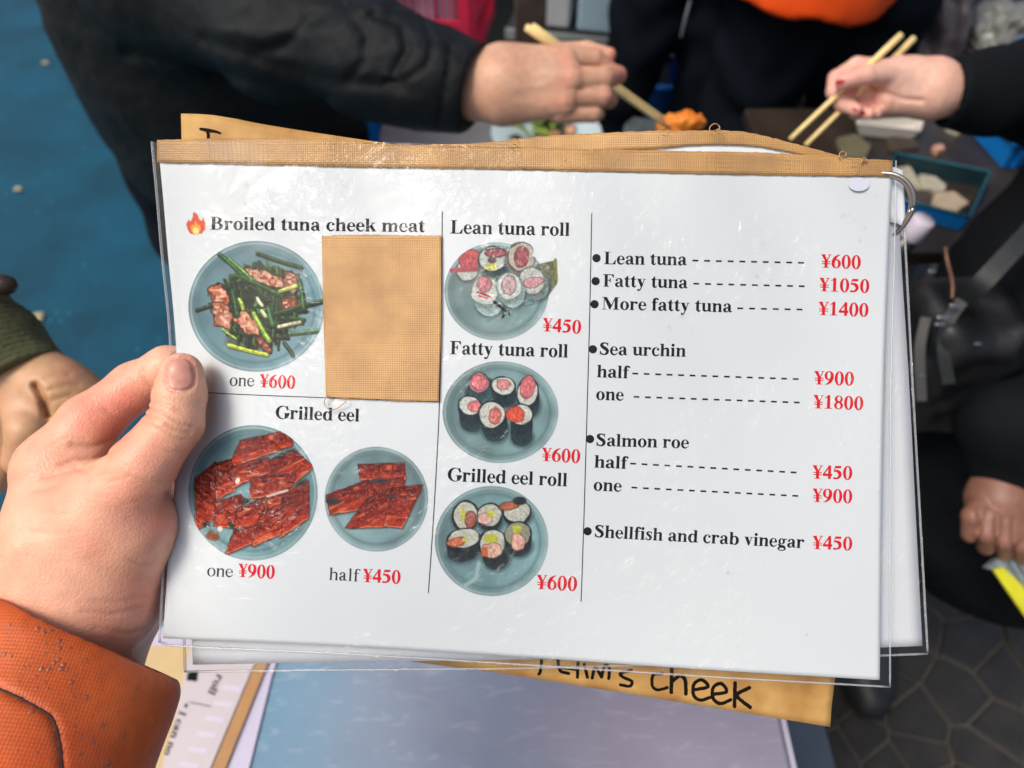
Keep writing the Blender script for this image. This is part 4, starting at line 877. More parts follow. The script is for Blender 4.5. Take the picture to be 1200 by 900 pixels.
def clip_poly(poly, a_, b_, c_):        # keep a x + b y <= c
    out = []
    for k in range(len(poly)):
        p, q = poly[k], poly[(k + 1) % len(poly)]; dp, dq = a_ * p[0] + b_ * p[1] - c_, a_ * q[0] + b_ * q[1] - c_
        if dp <= 0: out.append(p)
        if dp * dq < 0: t = dp / (dp - dq); out.append((p[0] + t * (q[0] - p[0]), p[1] + t * (q[1] - p[1])))
    return out
cand = []
for sx, sy in seeds:
    pxy_ = PXY(np.array([[sx, sy, 0.0]])); X_, Y_ = float(pxy_[0][0]), float(pxy_[1][0])
    if X_ < 640 or X_ > 1290 or Y_ < 40 or Y_ > 1000 or (X_ < 1000 and 190 < Y_ < 770) or (X_ > 1110 and Y_ < 540) or sy > 2.2: continue
    cand.append((sx, sy))
for sx, sy in cand[:300]:
    poly = [(sx - .3, sy - .3), (sx + .3, sy - .3), (sx + .3, sy + .3), (sx - .3, sy + .3)]
    for ox, oy in sorted(seeds, key=lambda o_: (o_[0] - sx) ** 2 + (o_[1] - sy) ** 2)[1:18]:
        dx, dy = ox - sx, oy - sy; L = math.hypot(dx, dy); poly = clip_poly(poly, dx / L, dy / L, (dx * (sx + ox) / 2 + dy * (sy + oy) / 2) / L - 0.0026)
    if len(poly) < 3: continue
    n = len(poly); cx_ = sum(p[0] for p in poly) / n; cy_ = sum(p[1] for p in poly) / n; h = pr_.uniform(-0.0015, 0.0015)
    V = [(x, y, -0.0045) for x, y in poly] + [(x, y, -0.002 + h) for x, y in poly] + [(cx_ + (x - cx_) * 0.95, cy_ + (y - cy_) * 0.95, 0.001 + h) for x, y in poly]
    Fs = [(k, (k + 1) % n, n + (k + 1) % n, n + k) for k in range(n)] + [(n + k, n + (k + 1) % n, 2 * n + (k + 1) % n, 2 * n + k) for k in range(n)] + [tuple(range(2 * n, 3 * n))]
    mesh('stone', V, Fs, M_stone, pave)
M_blue = mat('blue_wet_sheet', tuple(lin((0, 78, 102))), 0.5, var=0.22, vscale=4.4, bump=0.3, bscale=60, bdist=0.004, color2=tuple(lin((2, 58, 76))), spec=0.3)
nt = M_blue.node_tree; b_ = nt.nodes['Principled BSDF']; tc = nt.nodes.new('ShaderNodeTexCoord'); vo = nt.nodes.new('ShaderNodeTexVoronoi'); vo.inputs['Scale'].default_value = 24; vo.inputs['Randomness'].default_value = 1
nt.links.new(tc.outputs['Object'], vo.inputs['Vector']); cr_ = nt.nodes.new('ShaderNodeMapRange'); cr_.inputs[1].default_value = 0.05; cr_.inputs[2].default_value = 0.13; cr_.inputs[3].default_value = 1; cr_.inputs[4].default_value = 0; nt.links.new(vo.outputs['Distance'], cr_.inputs[0])
n4 = nt.nodes.new('ShaderNodeTexNoise'); n4.inputs['Scale'].default_value = 5; nt.links.new(tc.outputs['Object'], n4.inputs['Vector']); m4 = nt.nodes.new('ShaderNodeMapRange'); m4.inputs[1].default_value = 0.40; m4.inputs[2].default_value = 0.55; nt.links.new(n4.outputs[0], m4.inputs[0])
mm = nt.nodes.new('ShaderNodeMath'); mm.operation = 'MULTIPLY'; nt.links.new(cr_.outputs[0], mm.inputs[0]); nt.links.new(m4.outputs[0], mm.inputs[1]); mm2 = nt.nodes.new('ShaderNodeMath'); mm2.operation = 'MULTIPLY'; mm2.inputs[1].default_value = 0.5; nt.links.new(mm.outputs[0], mm2.inputs[0])
src = b_.inputs['Base Color'].links[0].from_socket; mx = nt.nodes.new('ShaderNodeMix'); mx.data_type = 'RGBA'; nt.links.new(mm2.outputs[0], mx.inputs[0]); nt.links.new(src, mx.inputs[6]); mx.inputs[7].default_value = (*lin((70, 170, 200)), 1); nt.links.new(mx.outputs[2], b_.inputs['Base Color'])
nx_, ny_ = 60, 80; gx, gy = np.meshgrid(np.linspace(-3.0, -0.02, nx_), np.linspace(-0.8, 4.6, ny_))
gz = 0.004 + 0.0012 * (1.6 + fbm2(gx * 3, gy * 3, 4)); tag(mesh('blue_ground_sheet', np.stack([gx, gy, gz], -1).reshape(-1, 3), grid_faces(ny_, nx_)[:, ::-1].copy(), M_blue, None, True), kind='structure')
M_scrap = mat('pale_scrap', tuple(lin((176, 168, 130))), 0.7, var=0.2, vscale=80)
for px, py, r, lb in [(42, 371, 0.020, 'large pale round scrap on the blue ground above the green sleeve cuff'), (53, 73, 0.012, 'small pale scrap highest on the blue ground beside the black jacket'), (21, 221, 0.012, 'small tan scrap on the blue ground near the left photo edge')]:
    c_ = at_z(px, py, 0.014); V = []; n = 14
    for ring in (1.0, 0.7):
        for i in range(n):
            t = 2 * math.pi * i / n; q = r * ring * (1 + 0.22 * math.sin(3 * t + px)); V.append((c_[0] + q * math.cos(t) * 1.2, c_[1] + q * math.sin(t) * 0.9, 0.012 + (0.005 if ring < 1 else 0)))
    o = mesh('scrap', V, [(i, (i + 1) % n, n + (i + 1) % n, n + i) for i in range(n)] + [tuple(range(n, 2 * n))], M_scrap); tag(o, lb, 'scrap', 'pale scraps on the blue ground')

# ================================================================ TABLE AND THE SECOND MENU ON IT
TZ = 0.85
M_table = mat('worn_top_painted_reflection', tuple(lin((108, 150, 174))), 0.25, var=0.10, vscale=6, bump=0.25, bscale=70, spec=0.5, bdist=0.0006)
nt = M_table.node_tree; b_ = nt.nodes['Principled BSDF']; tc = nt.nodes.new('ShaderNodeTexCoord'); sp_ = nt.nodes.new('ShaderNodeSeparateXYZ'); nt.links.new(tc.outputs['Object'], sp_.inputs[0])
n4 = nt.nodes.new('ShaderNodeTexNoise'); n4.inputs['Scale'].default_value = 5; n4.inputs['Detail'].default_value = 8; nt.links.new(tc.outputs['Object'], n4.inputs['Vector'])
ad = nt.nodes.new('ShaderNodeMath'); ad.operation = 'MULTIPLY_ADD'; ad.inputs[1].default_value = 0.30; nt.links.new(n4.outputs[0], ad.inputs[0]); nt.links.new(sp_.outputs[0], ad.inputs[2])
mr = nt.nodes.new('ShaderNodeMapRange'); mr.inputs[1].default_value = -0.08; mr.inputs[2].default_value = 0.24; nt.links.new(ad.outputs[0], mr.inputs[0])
src = b_.inputs['Base Color'].links[0].from_socket; mx = nt.nodes.new('ShaderNodeMix'); mx.data_type = 'RGBA'; nt.links.new(mr.outputs[0], mx.inputs[0]); nt.links.new(src, mx.inputs[6]); mx.inputs[7].default_value = (*lin((150, 144, 158)), 1)  # reflection on the glossy top, painted as a blue-to-lavender colour blend
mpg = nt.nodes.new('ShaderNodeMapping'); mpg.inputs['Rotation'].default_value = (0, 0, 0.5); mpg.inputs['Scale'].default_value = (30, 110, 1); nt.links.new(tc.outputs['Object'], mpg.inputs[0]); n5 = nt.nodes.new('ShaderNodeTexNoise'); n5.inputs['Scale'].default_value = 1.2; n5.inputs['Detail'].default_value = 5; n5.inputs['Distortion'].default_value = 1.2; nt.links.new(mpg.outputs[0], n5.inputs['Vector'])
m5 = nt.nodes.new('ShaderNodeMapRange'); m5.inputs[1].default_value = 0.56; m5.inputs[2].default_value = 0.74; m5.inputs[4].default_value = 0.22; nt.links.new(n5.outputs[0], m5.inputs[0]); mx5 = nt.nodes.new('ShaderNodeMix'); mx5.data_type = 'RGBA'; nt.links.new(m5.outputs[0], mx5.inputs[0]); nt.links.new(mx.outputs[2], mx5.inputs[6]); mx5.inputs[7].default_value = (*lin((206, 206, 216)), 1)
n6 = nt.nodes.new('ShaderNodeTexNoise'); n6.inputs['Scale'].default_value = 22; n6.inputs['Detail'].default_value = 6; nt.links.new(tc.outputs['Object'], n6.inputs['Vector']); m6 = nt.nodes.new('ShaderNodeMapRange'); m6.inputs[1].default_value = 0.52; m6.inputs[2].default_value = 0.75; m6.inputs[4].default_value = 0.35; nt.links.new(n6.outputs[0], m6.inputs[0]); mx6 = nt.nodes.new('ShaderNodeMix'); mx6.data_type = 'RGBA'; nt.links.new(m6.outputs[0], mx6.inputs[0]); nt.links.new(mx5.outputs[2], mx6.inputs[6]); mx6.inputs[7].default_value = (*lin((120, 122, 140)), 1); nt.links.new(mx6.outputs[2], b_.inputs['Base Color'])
M_metal = mat('grey_painted_metal', (0.10, 0.115, 0.13), 0.4, var=0.2, vscale=12)
tr_ = at_z(917, 850, TZ); tl_x = -0.34; TY0, TY1 = 0.06, 0.62
tabl = empty('table', (0, 0.35, 0), 'low table under the held menu, its painted reflection blue at one end and lavender grey at the other', 'table')
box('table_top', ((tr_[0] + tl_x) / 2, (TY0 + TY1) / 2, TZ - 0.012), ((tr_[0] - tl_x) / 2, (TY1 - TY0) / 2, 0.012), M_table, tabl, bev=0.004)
box('edge_strip', (tr_[0] + 0.0022, (TY0 + TY1) / 2, TZ - 0.014), (0.002, (TY1 - TY0) / 2, 0.013), mat('pale_edge', (0.5, 0.48, 0.56), 0.4), tabl)
for x in (tl_x + 0.03, tr_[0] - 0.03):
    for y in (TY0 + 0.03, TY1 - 0.03): box('leg', (x, y, (TZ - 0.026) / 2), (0.014, 0.014, (TZ - 0.026) / 2), M_metal, tabl)
q0, q1 = at_z(915, 870, 0.62), at_z(971, 870, 0.62)
cab = empty('metal_cabinet', (q0[0] + 0.05, 0.3, 0), 'dark grey metal cabinet standing beside the table end', 'cabinet')
cx_ = (q0[0] - 0.02 + q1[0]) / 2; hw = (q1[0] - q0[0] + 0.02) / 2
box('cabinet_body', (cx_, 0.34, 0.305), (hw - 0.003, 0.22, 0.305), M_metal, cab, bev=0.003); box('cabinet_top', (cx_, 0.34, 0.617), (hw, 0.223, 0.006), mat('blue_grey_metal', (0.07, 0.095, 0.125), 0.35, var=0.15), cab, bev=0.002)
surf_t = lambda z: (lambda x, y, off, bend=0: np.array([at_z(a_, b_, z + off) for a_, b_ in zip(x, y)]))
low = empty('paper_menu', at_z(250, 850, TZ + 0.001), 'second menu lying on the table between the orange cuff and the blue table top', 'menu')
def flat(name, pts, z0, th_, m, par):
    n = len(pts); T_ = [at_z(x, y, z0 + th_) for x, y in pts]; B_ = [np.array([t[0], t[1], z0]) for t in T_]
    return mesh(name, T_ + B_, [tuple(range(n))[::-1], tuple(range(n, 2 * n))] + [(i, (i + 1) % n, n + (i + 1) % n, n + i) for i in range(n)], m, par)
Z0 = TZ + 0.0012
M_pinkp = mat('pinkish_paper', tuple(lin((196, 188, 190))), 0.55, var=0.05, vscale=18); M_lav = mat('lavender_paper', tuple(lin((196, 192, 212))), 0.45)
flat('page_backing', [(150, 735), (338, 735), (319, 790), (288, 915), (120, 915), (140, 800)], Z0, 0.0012, M_lav, low)
flat('board_edge', [(158, 757), (228, 757), (213, 830), (192, 915), (140, 915), (160, 850)], Z0 + 0.0015, 0.001, mat('pale_card', tuple(lin((204, 178, 128))), 0.6, var=0.08, vscale=30), low)
pg = flat('page', [(226, 740), (316, 740), (296, 782), (240, 915), (186, 915), (208, 830)], Z0 + 0.003, 0.0006, M_pinkp, low)
flat('tape_strip', [(316, 740), (331, 740), (309, 788), (258, 915), (242, 915), (296, 786)], Z0 + 0.003, 0.001, mat('tan_tape', tuple(lin((178, 134, 84))), 0.6, var=0.06, vscale=40, bump=0.2), low)
def table_word(t_, x0, y0, x1, y1, H_, m=M_ink):
    V, Fs = word_px(t_, x0, y0, x1, y1, H_); W_ = np.array([at_z(a_, b_, Z0 + 0.0039) for a_, b_ in V]); mesh('lettering', W_, Fs, m, pg)
table_word("roll", 255, 789, 243, 812, 9); table_word("I can no", 211, 832, 192, 884, 8)
flat('ink_block', [(220, 788), (232, 786.5), (230.5, 798.5), (218.5, 797)], Z0 + 0.0037, 0.0003, M_ink, pg); flat('ink_spot', [(217, 825), (220, 824), (219, 829), (216, 829)], Z0 + 0.0037, 0.0003, M_ink, pg)
M_faint = mat('show_through_ink', tuple(lin((208, 198, 212))), 0.5)
for k in range(6):
    x, y = 258 - k * 10 + 4, 802 + k * 18
    flat('faded_print', [(x, y), (x + 22, y + 3), (x + 19, y + 9), (x - 3, y + 6)], Z0 + 0.0037, 0.0001, M_faint, pg)
flat('ruled_line', [(222, 822), (247, 827.5), (247, 828.5), (222, 823)], Z0 + 0.0037, 0.0002, M_inkg, pg)

# ================================================================ THE OTHER PEOPLE
def fold(p, amp, sc, s=1): return amp * (noise3(p[..., 0] * sc, p[..., 1] * sc, p[..., 2] * sc, s) + 0.5 * noise3(p[..., 0] * sc * 2.1, p[..., 1] * sc * 2.1, p[..., 2] * sc * 2.1, s + 1))
def sk(base, spots=()): return lambda V: blotch(V, base, spots)
def nearest_leg(cx, cy, z1, r1, r0, lean=0.0): return [((cx, cy, z1), r1), ((cx + lean * 0.5, cy - 0.02, z1 * 0.52), (r1 + r0) / 2), ((cx + lean, cy, 0.06), r0)]
def trousers(name, legs, m, par, res=0.012, amp=0.008, s=1):
    f_ = lambda p: smin(chain(p, legs[0], 0.03), chain(p, legs[1], 0.03), 0.03) + fold(p, amp, 9, s) + 0.004 * np.sin(p[..., 2] * 55 + 4 * noise3(p[..., 0] * 8, p[..., 1] * 8, p[..., 2] * 4, s))
    lo, hi = bounds(legs[0] + legs[1], 0.03); lo[2] = max(lo[2], 0.02); return sdf_obj(name, f_, lo, hi, res, m, par)
def shoe(x, y, rot, m, par):
    R_ = np.array([[math.cos(rot), -math.sin(rot), 0], [math.sin(rot), math.cos(rot), 0], [0, 0, 1]]); c = np.array([x, y, 0.0])
    w_ = lambda v: c + R_ @ np.array(v)
    f_ = lambda p: np.maximum(chain(p, [(w_((0, -0.08, 0.05)), 0.045), (w_((0, 0.04, 0.045)), 0.05), (w_((0, 0.15, 0.03)), 0.04)], 0.02), -p[..., 2] + 0.006)
    sdf_obj('shoe', f_, c - 0.24, c + 0.24, 0.009, m, par)
M_shoe = mat('shoe_rubber', (0.015, 0.015, 0.016), 0.5)
SKB = (0.60, 0.33, 0.21); SKP = (0.68, 0.25, 0.17)

# ---- A: black waterproof jacket, chopsticks hand
pa = empty('person', (-0.42, 1.15, 0), 'person in a wet black waterproof jacket reaching across with chopsticks in a bare hand', 'person')
DA = 0.80
wr = [J(555, 100, DA + .015, 40), J(592, 100, DA, 42)]
pm1 = [J(590, 78, DA, 26), J(662, 72, DA - .012, 17)]; pm2 = [J(590, 98, DA, 36), J(668, 94, DA - .018, 19)]; pm3 = [J(590, 118, DA, 28), J(660, 119, DA - .012, 18)]; pm4 = [J(590, 104, DA + .02, 38), J(650, 108, DA + .016, 26)]
fA = [[J(664, 68, DA - .010, 15), J(696, 68, DA - .006, 11.5), J(722, 88, DA + .008, 9)], [J(668, 94, DA - .018, 16), J(707, 92, DA - .012, 13), J(724, 88, DA + .010, 10.5)],
      [J(664, 112, DA - .014, 14), J(706, 112, DA - .010, 12), J(714, 117, DA + .02, 10)], [J(655, 131, DA - .006, 13), J(695, 132, DA - .002, 11), J(700, 133, DA + .024, 9)],
      [J(610, 75, DA + .02, 20), J(655, 64, DA + .022, 13), J(688, 59, DA + .012, 10.5), J(714, 64, DA + .006, 8)]]
def f_ha(p):
    d = chain(p, wr, 0.01)
    for q in (pm1, pm2, pm3, pm4): d = smin(d, chain(p, q), 0.010)
    for q in fA[:4]: d = smin(d, chain(p, q, 0.002), 0.0016)
    d = smin(d, chain(p, fA[4], 0.002), 0.004)
    return d + grooves(p, 9, [([(668, 104), (690, 105), (716, 108)], 1.6, 0.0012), ([(664, 124), (686, 124), (704, 125)], 1.6, 0.0012), ([(672, 80), (700, 80), (716, 84)], 1.4, 0.0010), ([(606, 104), (640, 100)], 5, -0.0007), ([(606, 120), (636, 124)], 4, -0.0006)])
lo, hi = bounds(wr + pm1 + pm2 + pm3 + pm4 + sum(fA, []))
sdf_obj('body', f_ha, lo, hi, 0.0022, M_skin, pa, sk(SKB, [(660, 66, 9, SKP, .5), (664, 92, 11, SKP, .5), (658, 118, 10, SKP, .4), (718, 64, 8, SKP, .8), (728, 90, 10, SKP, .7), (710, 112, 10, SKP, .4), (640, 80, 16, (0.56, 0.36, 0.27), .5), (610, 120, 20, (0.58, 0.33, 0.22), .4)]))
armA = [J(556, 104, DA + .005, 50), J(500, 91, DA + .01, 51), J(438, 71, DA + .02, 58), J(330, 40, .86, 74), (P(205, -38, .93), 0.108), (np.array([-0.45, 1.12, 1.36]), 0.115)]
torA = [(np.array([-.43, 1.19, 1.36]), .165), (np.array([-.43, 1.19, 1.1]), .175), (np.array([-.425, 1.17, .86]), .185), (np.array([-.42, 1.17, .74]), .19)]
cuffn = P(440, 66, DA + .02) - P(556, 104, DA); cuffn /= np.linalg.norm(cuffn)
FL_A = [([(496, 24), (506, 48), (502, 76), (478, 92), (452, 96)], 3, 0.0035), ([(436, 16), (470, 30), (478, 58), (462, 84)], 5, 0.004), ([(404, 6), (430, 40), (428, 70), (410, 92)], 6, 0.004), ([(445, 2), (400, 30), (330, 40), (262, 36)], 12, -0.004), ([(470, 100), (400, 98), (330, 80), (240, 46)], 9, 0.004),
        ([(528, 52), (524, 90), (514, 138)], 2.5, 0.003), ([(380, 118), (300, 96), (220, 72), (150, 60)], 10, 0.006), ([(370, 20), (330, 56), (300, 62)], 8, 0.004)]
def f_ja(p):
    d = smin(chain(p, armA, 0.03), ell(p, (-.465, 1.15, .95), (.225, .19, .46)), 0.05)
    d = d + fold(p, 0.003, 16, 3) + 0.0012 * noise3(p[..., 0] * 45, p[..., 1] * 70, p[..., 2] * 70, 15) + 0.0008 * noise3(p[..., 0] * 120, p[..., 1] * 120, p[..., 2] * 120, 5)
    d = smax(d, -(p - P(560, 100, DA)) @ cuffn, 0.008)
    core = cone(p, P(575, 104, DA), P(500, 88, DA + .01), 0.037, 0.037)
    return smax(d, -core, 0.006) + grooves(p, 1.02, FL_A)
lo, hi = bounds(armA, 0.03); lo = np.minimum(lo, [-.76, .90, .45]); hi = np.maximum(hi, [-.2, 1.45, 1.5])
sdf_obj('jacket', f_ja, lo, hi, 0.0045, M_black, pa)
trousers('trousers', [nearest_leg(-.56, 1.14, .80, .125, .07), nearest_leg(-.36, 1.14, .80, .115, .065)], M_navy, pa)
shoe(-.51, 1.13, 2.6, M_shoe, pa); shoe(-.33, 1.11, 2.9, M_shoe, pa)
M_bamboo = mat('pale_bamboo', tuple(lin((244, 218, 150))), 0.5, var=0.06, vscale=120)
def chopsticks(name_par, ends, label):
    e_ = empty('chopsticks', ends[0][0], label, 'chopsticks', 'pairs of wooden chopsticks')
    for a_, b_, r0, r1 in ends: tube_obj('chopstick', np.linspace(a_, b_, 8), np.linspace(r0, r1, 8), M_bamboo, e_, 8)
chopsticks(pa, [(P(617, 32, .795), P(786, 151, .93), .0042, .0024), (P(624, 31, .812), P(790, 148, .955), .0040, .0024)], 'wooden chopsticks pointing down to the orange morsel, held by the black jacket person')

# ---- C: black jacket on the right, second chopsticks hand, lower hand with a folded leaflet
pc = empty('person', (0.80, 0.62, 0), 'person in black clothes with a shoulder bag and dark red nails beside the menu', 'person')
DC = .80
wrC = [J(1128, 110, DC + .004, 26), J(1092, 106, DC, 31)]
pC = [[J(1092, 98, DC, 30), J(1050, 92, DC, 24)], [J(1090, 112, DC, 26), J(1040, 116, DC + .004, 19)], [J(1066, 90, DC - .006, 20), J(1036, 86, DC - .012, 15)]]
fC = [[J(1042, 86, DC - .014, 14), J(1016, 88, DC - .022, 11.5), J(988, 96, DC - .022, 9)],
      [J(1044, 84, DC + .006, 14), J(1004, 78, DC + .008, 11), J(980, 92, DC + .006, 9.5), J(976, 108, DC - .002, 8)],
      [J(1046, 112, DC + .012, 14), J(1000, 104, DC + .016, 11), J(986, 120, DC + .004, 9), J(1003, 129, DC - .010, 7.5)],
      [J(1050, 120, DC + .01, 14), J(1012, 124, DC + .014, 10), J(1004, 132, DC + .002, 8), J(1018, 133, DC - .010, 7)],
      [J(1060, 124, DC + .01, 13), J(1030, 130, DC + .012, 9), J(1026, 133, DC - .004, 7)]]
def f_hc(p):
    d = chain(p, wrC, 0.01)
    for q in pC: d = smin(d, chain(p, q), 0.010)
    for q in fC: d = smin(d, chain(p, q, 0.002), 0.0018)
    return d + grooves(p, 9, [([(1018, 103), (1036, 108), (1056, 116), (1080, 118)], 2.6, 0.003), ([(1046, 128), (1050, 120)], 1.3, 0.0008)])
lo, hi = bounds(wrC + sum(pC, []) + sum(fC, []))
bc = sdf_obj('body', f_hc, lo, hi, 0.0022, M_skin, pc, sk((0.74, 0.44, 0.33), [(990, 100, 22, (0.74, .30, .26), .5), (1010, 128, 16, (0.74, .30, .26), .6), (1050, 92, 20, (0.78, .52, .42), .5), (1044, 112, 14, (0.5, .24, .17), .4)]))  # brown zone at the palm crease puts its shade into the skin colour
def nail_at(px, py, rx, ry, rot, f_, m, par, d0=.6, d1=1.2):
    V = []; 
    for j in range(5):
        for i in range(5):
            a_, b_ = i / 2 - 1, j / 2 - 1; sx, sy = a_ * math.sqrt(1 - b_ * b_ / 2) * rx, b_ * math.sqrt(1 - a_ * a_ / 2) * ry
            q = march(f_, px + sx * math.cos(rot) - sy * math.sin(rot), py + sx * math.sin(rot) + sy * math.cos(rot), d0, d1)
            if q is None: return
            V.append(q + (CAM - q) / np.linalg.norm(CAM - q) * .0005)
    mesh('nail', V, grid_faces(5, 5), m, par, True)
nail_at(985, 96, 5.5, 3.2, -0.3, f_hc, M_redn, bc); nail_at(1011, 132, 4, 3.2, .6, f_hc, M_redn, bc); nail_at(1002, 128, 3.2, 2.6, .6, f_hc, M_redn, bc)
slC = [J(1108, 109, DC, 39), J(1160, 108, DC + .01, 46), J(1215, 106, .84, 54), (P(1300, 120, .9), .075), (np.array([.80, .72, 1.34]), .10)]
sC = P(1160, 108, DC) - P(1112, 106, DC); sC /= np.linalg.norm(sC)
torC = [(np.array([.82, .68, 1.38]), .15), (np.array([.80, .66, 1.1]), .20), (np.array([.76, .62, .85]), .215), (np.array([.74, .60, .58]), .22)]
arm2 = [(np.array([.88, .52, 1.34]), .09), (np.array([.80, .36, 1.06]), .072), J(1200, 500, .82, 62), J(1186, 545, .83, 44)]
def f_jc(p):
    a1 = smax(chain(p, slC, 0.02), -(p - P(1110, 106, DC)) @ sC, .008)
    d = smin(a1, chain(p, torC, 0.06), 0.03); d = smin(d, chain(p, arm2, 0.03), 0.015)
    d = np.maximum(d, .50 - p[..., 2])
    d = d + fold(p, 0.006, 14, 9) * np.clip(np.linalg.norm(p - P(1110, 106, DC), axis=-1) / .1 - .3, 0, 1)
    return smax(d, -cone(p, P(1095, 110, DC), P(1132, 110, DC), 0.0285, 0.027), .003)
sdf_obj('jacket', f_jc, (.40, .15, .42), (1.12, .95, 1.52), 0.0055, M_black2, pc)
trousers('trousers', [nearest_leg(.66, .66, .70, .10, .055), nearest_leg(.80, .66, .70, .10, .055, -.08)], M_navy, pc)
shoe(.66, .60, 3.3, M_shoe, pc); shoe(.72, .62, 3.0, M_shoe, pc)
D2 = .83
h2 = [J(1178, 545, D2, 26), J(1172, 585, D2, 34), J(1176, 612, D2, 34)]
f2 = [[J(1152, 592, D2 - .01, 15), J(1140, 605, D2 - .016, 12), J(1137, 626, D2 - .006, 10)], [J(1160, 606, D2 - .018, 14), J(1156, 625, D2 - .02, 12.5), J(1156, 640, D2 - .002, 10.5)],
      [J(1178, 612, D2 - .02, 14), J(1177, 632, D2 - .02, 12.5), J(1178, 646, D2 - .002, 10.5)], [J(1196, 616, D2 - .018, 14), J(1198, 638, D2 - .018, 12.5), J(1199, 652, D2, 10.5)]]
def f_h2(p):
    d = chain(p, h2, 0.012)
    for q in f2: d = smin(d, chain(p, q, 0.003), 0.0015)
    return d + grooves(p, 9, [([(1147, 600), (1148, 618), (1146, 636)], 1.8, 0.003), ([(1167, 606), (1167, 626), (1167, 646)], 1.8, 0.003), ([(1187, 608), (1187, 630), (1188, 652)], 1.8, 0.003)])
lo, hi = bounds(h2 + sum(f2, []))
sdf_obj('hand', f_h2, lo, hi, 0.0024, M_skin, pc, sk((0.25, 0.115, 0.075), [(1160, 570, 20, (.20, .09, .06), .5), (1176, 640, 20, (.30, .14, .10), .5), (1137, 615, 12, (.34, .16, .12), .5)]))  # shade on the lower hand is put into a darker skin colour
M_yel = mat('yellow_plastic', tuple(lin((214, 212, 40))), 0.45, var=0.1, vscale=40); M_grpl = mat('grey_printed_plastic', tuple(lin((150, 160, 162))), 0.35, var=0.35, vscale=90, color2=tuple(lin((96, 106, 108))), bump=0.4, bscale=60)
lf = empty('leaflet', P(1180, 690, .80), 'folded grey plastic packet with a yellow edge hanging from the lower hand', 'packet')
def slab(name, pts, d, th_, m, par):
    A = PV([p[0] for p in pts], [p[1] for p in pts], d); nrm = np.cross(A[1] - A[0], A[2] - A[0]); nrm /= np.linalg.norm(nrm); nrm *= np.sign(nrm @ (CAM - A[0])); n = len(pts)
    return mesh(name, list(A) + list(A - nrm * th_), [tuple(range(n)), tuple(range(n, 2 * n))[::-1]] + [(i, (i + 1) % n, n + (i + 1) % n, n + i) for i in range(n)], m, par)
slab('yellow_edge', [(1164, 668), (1176, 665), (1196, 684), (1212, 706), (1222, 738), (1204, 726), (1186, 700)], .835, .003, M_yel, lf)
slab('packet_body', [(1155, 666), (1168, 655), (1200, 648), (1240, 660), (1240, 726), (1214, 708), (1196, 684), (1176, 665), (1164, 668)], .838, .006, M_grpl, lf)
for k in range(3): slab('pleat', [(1180 + 9 * k, 655), (1187 + 9 * k, 655), (1212 + 12 * k, 694 - 3 * k), (1206 + 12 * k, 697 - 3 * k)], .832 - .001 * k, .003, M_grpl, lf)

# shoulder bag with straps and buckles
M_bag = mat('black_bag_nylon', (0.006, 0.007, 0.008), 0.45, var=0.3, vscale=20, bump=0.5, bscale=60, bdist=0.003)
bag = empty('shoulder_bag', (0.50, 0.52, 0.7), 'black nylon shoulder bag with wet buckles hanging beside the black jacket', 'bag')
bx0 = P(1102, 420, .86)
f_b = lambda p: boxd(p, bx0, (.055, .06, .085), None, .03) + fold(p, .007, 22, 4)
sdf_obj('bag_body', f_b, bx0 - .13, bx0 + .13, .005, M_bag, bag)
M_strap = mat('grey_webbing', (0.012, 0.015, 0.016), 0.55, bump=0.4, bscale=200); M_bronze = mat('bronze_cord', (0.16, 0.08, 0.05), 0.4, metal=.3); M_dkm = mat('dark_buckle_metal', (0.35, 0.36, 0.36), 0.3, metal=.9)
def strap(name, px_, wd, th_, m, par):
    c = crom([P(*q) for q in px_], 8); T = np.gradient(c, axis=0); T /= np.linalg.norm(T, axis=1)[:, None]; V = []
    for i in range(len(c)):
        vw = CAM - c[i]; vw /= np.linalg.norm(vw); s_ = np.cross(T[i], vw); s_ /= np.linalg.norm(s_)
        V += [c[i] + s_ * wd / 2, c[i] - s_ * wd / 2, c[i] - s_ * wd / 2 - vw * th_, c[i] + s_ * wd / 2 - vw * th_]
    Fs = [(4 * i + k, 4 * i + (k + 1) % 4, 4 * i + 4 + (k + 1) % 4, 4 * i + 4 + k) for i in range(len(c) - 1) for k in range(4)]
    return mesh(name, V, Fs, m, par)
strap('strap', [(1216, 262, .74), (1180, 300, .735), (1150, 332, .74), (1128, 352, .77)], .019, .002, M_strap, bag)
strap('strap', [(1128, 352, .77), (1112, 376, .775), (1106, 410, .78), (1112, 450, .79)], .012, .002, M_strap, bag)
strap('strap', [(1085, 372, .79), (1078, 410, .79), (1080, 470, .79)], .010, .002, M_strap, bag)
tube_obj('cord', crom([P(1108, 290, .77), P(1110, 305, .765), P(1116, 330, .765), P(1116, 350, .765)], 8), .0018, M_bronze, bag)
for x, y, r in ((1104, 372, .006), (1101, 380, .005), (1118, 358, .005), (1092, 318, .004), (1146, 403, .0035), (1080, 440, .003)):
    box('buckle', P(x, y, .762), (r, r * .35, r * .5), M_dkm, bag, RM, bev=.001)
for x, y in ((1185, 180), (1141, 249)): 
    q = march(f_jc, x, y, .4, 1.6)
    if q is not None: V, Fs = dome(q, CAM - q, .004, .002); mesh('water_bead', V, Fs, mat('wet_glint', (0.7, 0.75, 0.75), 0.1, spec=1), pc, True)  # pale bead colour stands in for a wet glint
